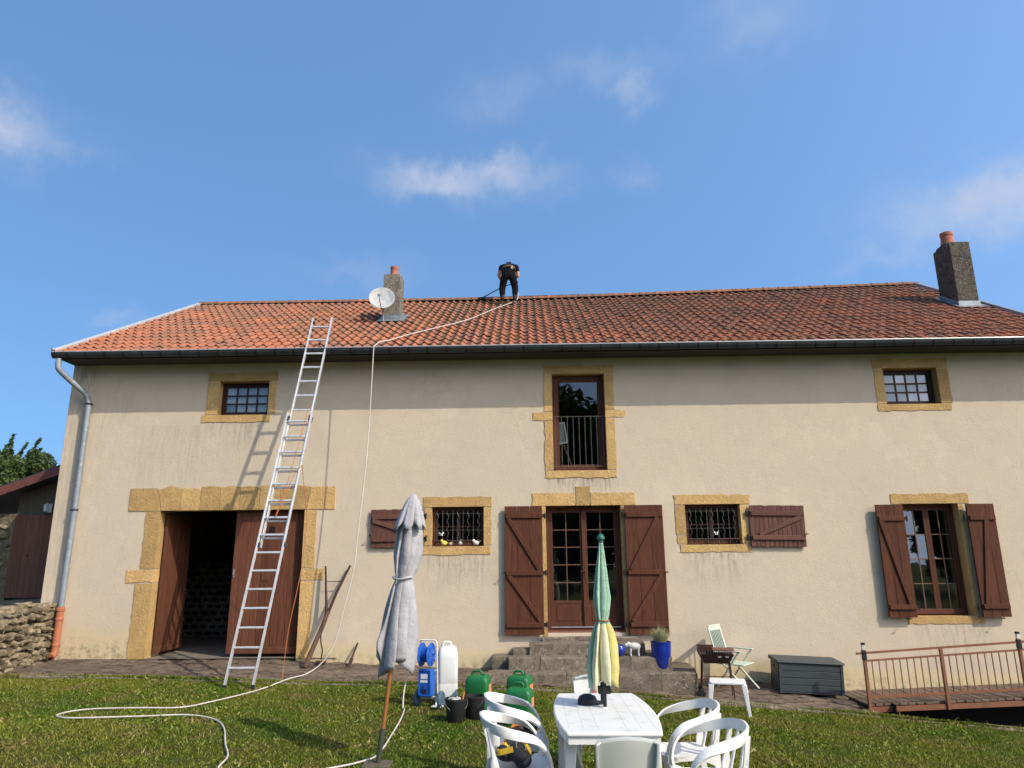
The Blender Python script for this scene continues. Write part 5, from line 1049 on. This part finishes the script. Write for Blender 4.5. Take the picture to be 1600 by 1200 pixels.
def bucket(label, loc, rz, items):
    b = thing('bucket', label, 'bucket', loc, rz, 'black buckets on the lawn')
    MB().lathe([(.0,.004),(.098,.0),(.104,.01),(.128,.235),(.138,.237),(.138,.262),(.126,.262),(.124,.24),(.100,.02),(.0,.015)], 26).build('body', G['black'], b, smooth=40)
    MB().tube([(math.cos(a)*.137, -.02-math.sin(a)*.07, .235-math.sin(a)*.12) for a in np.linspace(0, math.pi, 13)], .004, 6).build('bail', G['wire'], b, smooth=60); return b
b1 = (-.90,-3.68); b2 = (-.69,-3.50)
bucket('black bucket with brush and rags sticking out', (*b1, LZ(*b1)), R(20), 1); bucket('black bucket standing before the lone green canister', (*b2, LZ(*b2)), R(-30), 0)
zb = LZ(*b1)
rg = thing('rag', 'crumpled pale rag stuffed in the left bucket', 'rag', (b1[0]-.03, b1[1]-.02, zb+.20)); m = MB()
for i in range(6): m.ball((random.uniform(-.05,.05), random.uniform(-.05,.05), random.uniform(.02,.06)), (random.uniform(.03,.05), random.uniform(.03,.05), random.uniform(.015,.03)), 10, 6)
m.build('cloth', MAT('grey rag', (.42,.41,.37), (.30,.29,.26), 20, .95, .004, 40), rg, smooth=60)
bh = thing('hand_brush', 'orange handled hand brush poking out of the left bucket', 'brush', (b1[0]+.06, b1[1]+.03, zb+.03)); MB().tube([(0,0,0),(.02,.02,.24),(.03,.02,.30)], [.010,.012,.009], 8).build('handle', G['orange'], bh, smooth=50); MB().box((-.02,-.025,-.02),(.03,.03,.03)).build('bristles', G['stick'], bh)
sp = thing('spray_bottle', 'grey topped spray bottle in the left bucket', 'bottle', (b1[0]+.0, b1[1]+.06, zb+.03)); MB().lathe([(.0,0),(.032,0),(.032,.17),(.014,.21),(.014,.24),(0,.24)], 12).build('body', G['offwhite'], sp, smooth=40); MB().box((-.05,-.012,.24),(.018,.012,.275)).build('trigger_head', G['rubber'], sp, bevel=.004)
# ---------------------------------------------------------------- things by the steps
pt = thing('blue_pot', 'tall glazed blue plant pot on the bottom step', 'plant pot', (2.10,-.62,.238))
MB().lathe([(.0,0),(.110,0),(.122,.02),(.150,.18),(.162,.34),(.160,.37),(.166,.385),(.166,.405),(.148,.405),(.145,.36),(.0,.35)], 30).build('body', G['blueglaze'], pt, smooth=40); MB().lathe([(.146,.372),(.0,.378)], 20).build('soil', MAT('potting soil', (.03,.022,.015), (.02,.015,.01), 20, .95), pt)
og = thing('ornamental_grass', 'tuft of pale dry ornamental grass in the blue pot', 'plant', (2.10,-.62,.61)); m = MB()
for i in range(620):
    a = random.uniform(0,6.283); L = random.uniform(.18,.34); sp_ = random.uniform(.05,.95); r0 = random.uniform(0,.09); d = Vector((math.cos(a), math.sin(a), 0)); u = Vector((-math.sin(a), math.cos(a), 0))*random.uniform(.0012,.0025); b0 = d*r0
    p1 = b0+d*L*sp_*.45+Vector((0,0,L*.65*(1-.25*sp_))); p2 = b0+d*L*sp_*1.05+Vector((0,0,L*(1-.55*sp_))); m.add([b0-u, b0+u, p1+u*.8, p1-u*.8, p2], [(0,1,2,3),(3,2,4)])
og_ = m.mesh('blades', MAT('straw green blades', (.42,.40,.24), (.26,.29,.13), 40, .7), fix=False); stuff(link('blades', og_, og))
p2_ = thing('small_blue_pot', 'small round blue pot half hidden by the green parasol', 'plant pot', (1.43,-.58,.418)); MB().lathe([(.0,0),(.06,0),(.095,.06),(.10,.10),(.085,.155),(.07,.17),(.06,.165),(.05,.10),(0,.08)], 24).build('body', G['blueglaze'], p2_, smooth=40)
def butterfly(loc, label, rz):
    b = thing('butterfly_ornament', label, 'ornament', loc, rz)
    for sg in (-1, 1): MB().prism([(0,0),(sg*.045,.035),(sg*.05,.005),(sg*.02,-.008),(sg*.035,-.035),(sg*.008,-.03)], -.002, .002, 'y').build('wing', G['white'], b, (0,0,0), (0,0,R(sg*25)))
    MB().tube([(0,0,-.03),(0,0,.035)], .005, 6).build('body', G['black'], b, smooth=50)
butterfly((-1.56,.035,2.40), 'white butterfly ornament on the grille above the yellow chick', 0)
butterfly((3.30,.035,2.37), 'white butterfly ornament on the grille beside the open plank shutter', R(15))
# sheep ornament
sh = thing('sheep_ornament', 'white sheep ornament standing on the steps', 'ornament', (1.68,-.56,.418), R(184))
bm = bmesh.new(); bmesh.ops.create_icosphere(bm, subdivisions=4, radius=1)
for v in bm.verts: n_ = .5*math.sin(v.co.x*17+v.co.y*5)*math.sin(v.co.y*19)*math.sin(v.co.z*18+v.co.x*4); v.co = Vector((v.co.x*.105*(1+.06*n_), v.co.y*.060*(1+.1*n_), v.co.z*.058*(1+.1*n_)))
me = bpy.data.meshes.new('fleece'); bm.to_mesh(me); bm.free(); me.materials.append(MAT('white curled fleece', (.66,.65,.62), (.50,.49,.46), 60, .9, .012, 55)); me.polygons.foreach_set('use_smooth', [True]*len(me.polygons)); link('fleece', me, sh, (0,0,.145))
MB().ball((.118,0,.165), (.045,.028,.032), 12, 8, M=Matrix.Rotation(R(25),3,'Y')).ball((.09,0,.19), (.03,.026,.025), 10, 7).build('head', G['white'], sh, smooth=60)
for sg in (-1, 1): MB().ball((.09,sg*.034,.185), (.012,.022,.007), 8, 6).build('ear', G['white'], sh, smooth=60)
for x in (-.065, .065):
    for sg in (-1, 1): MB().tube([(x,sg*.03,.11),(x+.004,sg*.031,.05),(x,sg*.031,0)], [.015,.010,.011], 8).build('leg', G['white'], sh, smooth=50)
# barbecue
bq = (2.86,-1.06); bz = PZ(*bq)-.0; bb = thing('barbecue', 'dark rusty trough barbecue on thin legs and small wheels', 'barbecue', (*bq, bz), R(-10)); bb.scale = (1,1,.90)
m = MB(); T = [(-.26,-.17),(.26,-.17),(.26,.17),(-.26,.17)]; Bt = [(-.19,-.10),(.19,-.10),(.19,.10),(-.19,.10)]
m.add([(x,y,.70) for x,y in T]+[(x,y,.55) for x,y in Bt]+[(x*.95,y*.93,.70) for x,y in T]+[(x*.95,y*.93,.565) for x,y in Bt], [(7,6,5,4)]+[(i,4+i,4+(i+1)%4,(i+1)%4) for i in range(4)]+[(i,(i+1)%4,8+(i+1)%4,8+i) for i in range(4)]+[(8+i,8+(i+1)%4,12+(i+1)%4,12+i) for i in range(4)]+[(12,13,14,15)]).build('trough', G['rustdark'], bb)
MB().box((-.27,.155,.70),(-.02,.17,.82)).box((-.27,-.17,.70),(-.255,.17,.82)).build('wind_shield', G['rustdark'], bb); MB().box((-.05,-.18,.765),(.27,.12,.782)).build('shelf', MAT('red brown shelf', (.20,.07,.045), (.15,.055,.035), 8, .6), bb, bevel=.004)
g = MB()
for i in range(12): x = -.24+i*.043; g.tube([(x,-.16,.712),(x,.16,.712)], .004, 5)
g.build('grill', G['wire'], bb); MB().box((.02,-.176,.655),(.07,-.168,.675)).box((.13,-.176,.655),(.18,-.168,.675)).build('air_vent', G['alu'], bb)
for x in (-.23, .21):
    for y in (-.13, .13): MB().tube([(x*.9,y,.60),(x*1.08,y*1.25,.06 if x < 0 else .0)], .010, 8).build('leg', G['rustdark'], bb, smooth=50)
MB().tube([(-.245,-.16,.30),(.225,-.16,.30)], .007, 6).tube([(-.245,.16,.30),(.225,.16,.30)], .007, 6).build('stretcher', G['rustdark'], bb, smooth=50)
for sg in (-1, 1):
    wl_ = MB().lathe([(.05,-.018),(.068,-.016),(.072,-.008),(.072,.008),(.068,.016),(.05,.018)], 22, (-.265,sg*.19,.072), Matrix.Rotation(R(90),4,'X')).build('wheel', G['black'], bb, smooth=40); MB().lathe([(.0,-.012),(.05,-.014),(.05,.014),(.0,.012)], 16, (-.265,sg*.19,.072), Matrix.Rotation(R(90),4,'X')).build('hub', G['offwhite'], wl_, smooth=40)
MB().tube([(-.265,-.2,.072),(-.265,.2,.072)], .008, 6).build('axle', G['rustdark'], bb)
# pale green slatted chair behind it
gx = (3.30,-.55); gc = thing('slatted_chair', 'pale green slatted garden chair by the wall', 'chair', (*gx, PZ(*gx)), R(-40)); gc.scale = (1,1,.93)
MB().box((-.20,-.20,.40),(.22,.20,.425)).build('seat', G['palegreen'], gc, bevel=.01)
for i in range(7): y = -.165+i*.055; MB().bar((-.20,y,.42),(-.34,y*.95,.98),.030,.012,upv=(0,1,0)).build('slat', G['palegreen'], gc, bevel=.003, seg=1)
MB().bar((-.335,-.205,.98),(-.335,.205,.98),.03,.10).build('top_rail', G['palegreen'], gc, bevel=.012)
for sg in (-1, 1):
    MB().bar((-.20,sg*.205,.40),(-.345,sg*.205,1.0),.035,.02).build('back_post', G['palegreen'], gc, bevel=.005); MB().bar((-.30,sg*.235,.635),(.20,sg*.235,.63),.05,.022).build('armrest', G['palegreen'], gc, bevel=.006); MB().bar((.17,sg*.235,.63),(-.26,sg*.225,.0),.04,.022).build('leg', G['palegreen'], gc, bevel=.005); MB().bar((-.20,sg*.20,.50),(.26,sg*.21,.0),.04,.022).build('leg', G['palegreen'], gc, bevel=.005)
# white resin stool
sx0 = (2.72,-2.18); stl = thing('stool', 'white resin stool on the lawn edge before the barbecue', 'stool', (*sx0, LZ(*sx0)), R(-14)); zt = .43
m = MB(); m.prism([(-.24,-.155),(-.22,-.185),(.22,-.185),(.24,-.155),(.24,.155),(.22,.185),(-.22,.185),(-.24,.155)], zt-.035, zt, 'z'); m.build('top', G['white'], stl, bevel=.01)
for x in (-1, 1):
    for y in (-1, 1): MB().add([(x*.215+dx*.035, y*.155+dy*.030, zt-.03) for dx, dy in ((-1,-1),(1,-1),(1,1),(-1,1))]+[(x*.262+dx*.020, y*.19+dy*.018, 0) for dx, dy in ((-1,-1),(1,-1),(1,1),(-1,1))], [(0,1,2,3),(7,6,5,4)]+[(i,4+i,4+(i+1)%4,(i+1)%4) for i in range(4)]).build('leg', G['white'], stl, bevel=.006)
# dark storage chest
cx = (4.42,-.46); cz = -.155; ch = thing('storage_chest', 'dark grey wood grain storage chest against the wall', 'chest', (*cx, cz), R(-2.0)); ch.rotation_euler = (0, R(2.6), R(-2.0))
MB().box((-.49,-.24,.0),(.49,.24,.455)).build('body', G['boxplastic'], ch, bevel=.008)
for k in range(4): MB().box((-.455,-.2475,.03+k*.105),(.455,-.238,.127+k*.105)).build('front_board', G['boxplastic'], ch, bevel=.004, seg=1)
for k in range(4): MB().box((-.4975,-.2,.03+k*.105),(-.488,.2,.127+k*.105)).build('side_board', G['boxplastic'], ch, bevel=.004, seg=1)
for x in (-.475, .475): MB().box((x-.022,-.256,.0),(x+.022,-.236,.45)).build('corner_post', G['boxplastic'], ch, bevel=.004)
lid = MB().prism([(-.275,.455),(.255,.455),(.255,.515),(-.265,.485)], -.52, .52, 'x').build('lid', G['boxplastic'], ch, bevel=.008); MB().box((-.505,-.02,.36),(-.4965,.08,.40)).build('handle_slot', G['black'], ch)
for k in range(5): MB().box((-.5+k*.2,-.24,.4885+.0),(-.303+k*.2,.23,.4895)).build('lid_board', G['boxplastic'], lid, (0,0,.0), (R(3.2),0,0))
# wooden ramp with steel railing over the cellar pit
rm = thing('wooden_ramp', 'weathered plank ramp with brown steel railing over the cellar pit', 'ramp', (5.05, -.62, -.24))
def rz_(x): return -.235 + (x-5.05)*.036
O = lambda x, y, z: (x-5.05, y+.62, z+.24)
x = 5.06
while x < 11.2:
    wd = .118; z = rz_(x+wd/2); b0, b1_ = -1.13+random.uniform(-.02,.012), -.035
    MB().box((-wd/2+.004,b0+.62,-.016),(wd/2-.004,b1_+.62,.016)).build('deck_plank', G['deck'], rm, (x+wd/2-5.05,0,z+.24+random.uniform(-.003,.003)), (0,R(-2.05)+random.uniform(-.012,.012),random.uniform(-.01,.01)), bevel=.003, seg=1); x += wd+.004
for y in (-1.14, -.10, -.6): MB().bar(O(5.08,y,rz_(5.08)-.06), O(11.2,y,rz_(11.2)-.06), .05, .07).build('bearer', G['rust'], rm)
RYv = -1.165
MB().bar(O(4.97,RYv,.505), O(11.2,RYv,.505+.062*6.2), .030, .030).build('top_rail', G['rust'], rm); MB().bar(O(5.10,RYv,.40), O(11.2,RYv,.40+.062*6.1), .026, .026).build('mid_rail', G['rust'], rm); MB().bar(O(5.10,RYv,-.115), O(11.2,RYv,-.115+.045*6.1), .028, .040).build('bottom_rail', G['rust'], rm)
posts = [5.085, 6.25, 7.44, 8.62, 9.8]
for i, x in enumerate(posts):
    zt = .505+(x-4.97)*.062; MB().bar(O(x,RYv,rz_(x)-.10), O(x,RYv,zt-(0.012 if i % 2 else -.05)), .046, .046).build('post', G['rust'], rm, bevel=.003, seg=1)
    if i % 2 == 0: MB().box(O(x-.02,RYv-.02,zt+.03), O(x+.02,RYv+.02,zt+.12)).build('post_lamp', G['offwhite'], rm); MB().box(O(x-.024,RYv-.024,zt+.12), O(x+.024,RYv+.024,zt+.15)).build('lamp_cap', G['black'], rm); MB().box(O(x-.028,RYv-.028,zt-.10), O(x+.028,RYv+.028,zt+.035)).build('post_sleeve', G['black'], rm)
for a, b in zip(posts[:-1], posts[1:]):
    n = 10
    for k in range(1, n+1):
        x = a+(b-a)*k/(n+1)+(.015 if k == n else 0); MB().tube([O(x,RYv,-.10+(x-5.1)*.045), O(x,RYv,.395+(x-5.1)*.062)], .0085, 6).build('bar', G['rust'], rm, smooth=60)
# ---------------------------------------------------------------- the worker on the roof
px, py = -.43, 3.98; fz = roof_z(px, py)+.055
pe = thing('person', 'person in black work clothes bending over the roof ridge', 'person', (px, py, fz))
V = []; E_ = []; Rr = []; Gp = []
def pt_(p, r, g, par=None):
    V.append(p); Rr.append(r if isinstance(r, tuple) else (r, r)); Gp.append(g)
    if par is not None: E_.append((par, len(V)-1))
    return len(V)-1
pel = pt_((0,.03,.80), (.155,.125), 1); wst = pt_((0,.13,.96), (.150,.115), 1, pel); cst = pt_((0,.30,1.10), (.175,.120), 2, wst); shd = pt_((0,.44,1.16), (.165,.10), 2, cst)
nk = pt_((0,.54,1.15), .058, 3, shd); hd = pt_((0,.62,1.09), (.085,.095), 3, nk); h2 = pt_((0,.68,1.0), (.078,.088), 3, hd); ns = pt_((0,.765,1.05), .016, 3, h2)
for sg in (-1, 1):
    dz = roof_z(px+sg*.16, py)+.055-fz
    hp_ = pt_((sg*.095,.02,.72), (.108,.115), 1, pel); kn = pt_((sg*.165,.10,.42), (.086,.090), 1, hp_); cf = pt_((sg*.160,.03,.25), (.074,.078), 1, kn); an = pt_((sg*.155,-.01,.09+dz), .050, 4, cf); he = pt_((sg*.155,-.035,.045+dz), .045, 4, an); to = pt_((sg*.17,.15,.07+.06+dz), .038, 4, an)
    s1 = pt_((sg*.20,.42,1.12), (.075,.075), 2, shd); el = pt_((sg*.265,.38,.88) if sg < 0 else (.245,.44,.86), .046, 5, s1)
    hx = (-.17,.56,.76) if sg < 0 else (.06,.58,.92); wr = pt_(tuple(Vector(el_ := V[el]).lerp(Vector(hx), .8)), .031, 5, el); pm = pt_(hx, (.040,.022), 5, wr)
    dh = (Vector(hx)-Vector(V[el])).normalized(); sd_ = Vector((0,0,1)).cross(dh).normalized()
    for k in range(4):
        b_ = Vector(hx)+dh*.045+sd_*(k-1.5)*.021; f1 = pt_(tuple(b_+dh*.025), .0095, 5, pm); f2 = pt_(tuple(b_+dh*.045+Vector((0,0,-.022))), .0085, 5, f1); pt_(tuple(b_+dh*.038+Vector((0,0,-.045))), .008, 5, f2)
    th = pt_(tuple(Vector(hx)+sd_*sg*-.035+dh*.01), .011, 5, pm); pt_(tuple(Vector(hx)+sd_*sg*-.05+dh*.04+Vector((0,0,-.02))), .0095, 5, th)
me = bpy.data.meshes.new('body_frame'); me.from_pydata(V, E_, []); tmp = link('body_frame', me)
sk_ = tmp.modifiers.new('skin', 'SKIN'); ss = tmp.modifiers.new('sub', 'SUBSURF'); ss.levels = ss.render_levels = 2
for i, d in enumerate(me.skin_vertices[0].data): d.radius = Rr[i]; d.use_root = (i == 0)
bpy.context.view_layer.update(); ev = tmp.evaluated_get(bpy.context.evaluated_depsgraph_get()); bme = bpy.data.meshes.new_from_object(ev); bpy.data.objects.remove(tmp)
bme.name = 'body'; bme.materials.clear()
G['skin'] = MAT('skin', (.50,.27,.19), (.44,.23,.16), 9, .55)
for m_ in (G['skin'], MAT('black work trousers', (.006,.006,.008), (.010,.010,.012), 9, .95, .006, 18, spec=.05), MAT('navy tee shirt', (.008,.009,.016), (.013,.014,.022), 7, .95, .006, 14, spec=.05), MAT('black work boots', (.014,.014,.013), (.02,.02,.018), 9, .7)): bme.materials.append(m_)
VA = np.array(V)
for p in bme.polygons:
    c = np.array(p.center); best = min(((np.linalg.norm(c-(VA[a]+(VA[b]-VA[a])*t_)), Gp[b] if t_ > .35 else Gp[a]) for a, b in E_ for t_ in (0,.33,.66,1.)), key=lambda q: q[0]); p.material_index = {1:1, 2:2, 3:0, 4:3, 5:0}[best[1]]
    p.use_smooth = True
link('body', bme, pe)
MB().ball((0,.615,1.105), (.092,.10,.085), 14, 10, M=Matrix.Rotation(R(-40),3,'X')).build('hair', MAT('dark short hair', (.025,.018,.012), (.015,.01,.008), 30, .8), pe, smooth=70)
for sg in (-1, 1): MB().ball((sg*.088,.64,1.05), (.012,.02,.03), 8, 6).build('ear', G['skin'], pe, smooth=60)
bl = [(math.cos(a)*.168, .095+math.sin(a)*.112*.8, .925-math.sin(a)*.075) for a in np.linspace(0, 6.2832, 25)]; P = [Vector(q) for q in bl]
ribbon(P, [(0,.4,1)]*len(P), .045, .012).build('belt', MAT('worn tan belt', (.16,.10,.05), (.05,.04,.03), 12, .7), pe, smooth=60)
MB().box((.06,-.02,.90),(.115,.03,.98)).build('belt_tool', MAT('pale tool', (.50,.42,.25), (.4,.34,.2), 12, .6), pe, bevel=.006)
for sg in (-1, 1): q = curve([Vector((sg*.05,.02,.95)), Vector((sg*.03,.19,1.13)), Vector((-sg*.02,.30,1.225)), Vector((-sg*.06,.42,1.25))],5); ribbon(q, [(1,0,0)]*len(q), .038, .006).build('harness_strap', G['black'], pe, smooth=60)
ln = thing('cleaning_lance', 'black cleaning lance held down to the roof ridge', 'lance', (-1.12,4.60,roof_z(-1.12,4.6)+.10))
MB().tube([(0,0,0),(.52,-.04,.27),(.93,-.04,.40)], .014, 8).build('pole', G['black'], ln, smooth=60); MB().box((-.12,-.03,-.05),(.06,.03,.0)).build('brush_head', G['black'], ln, bevel=.01)
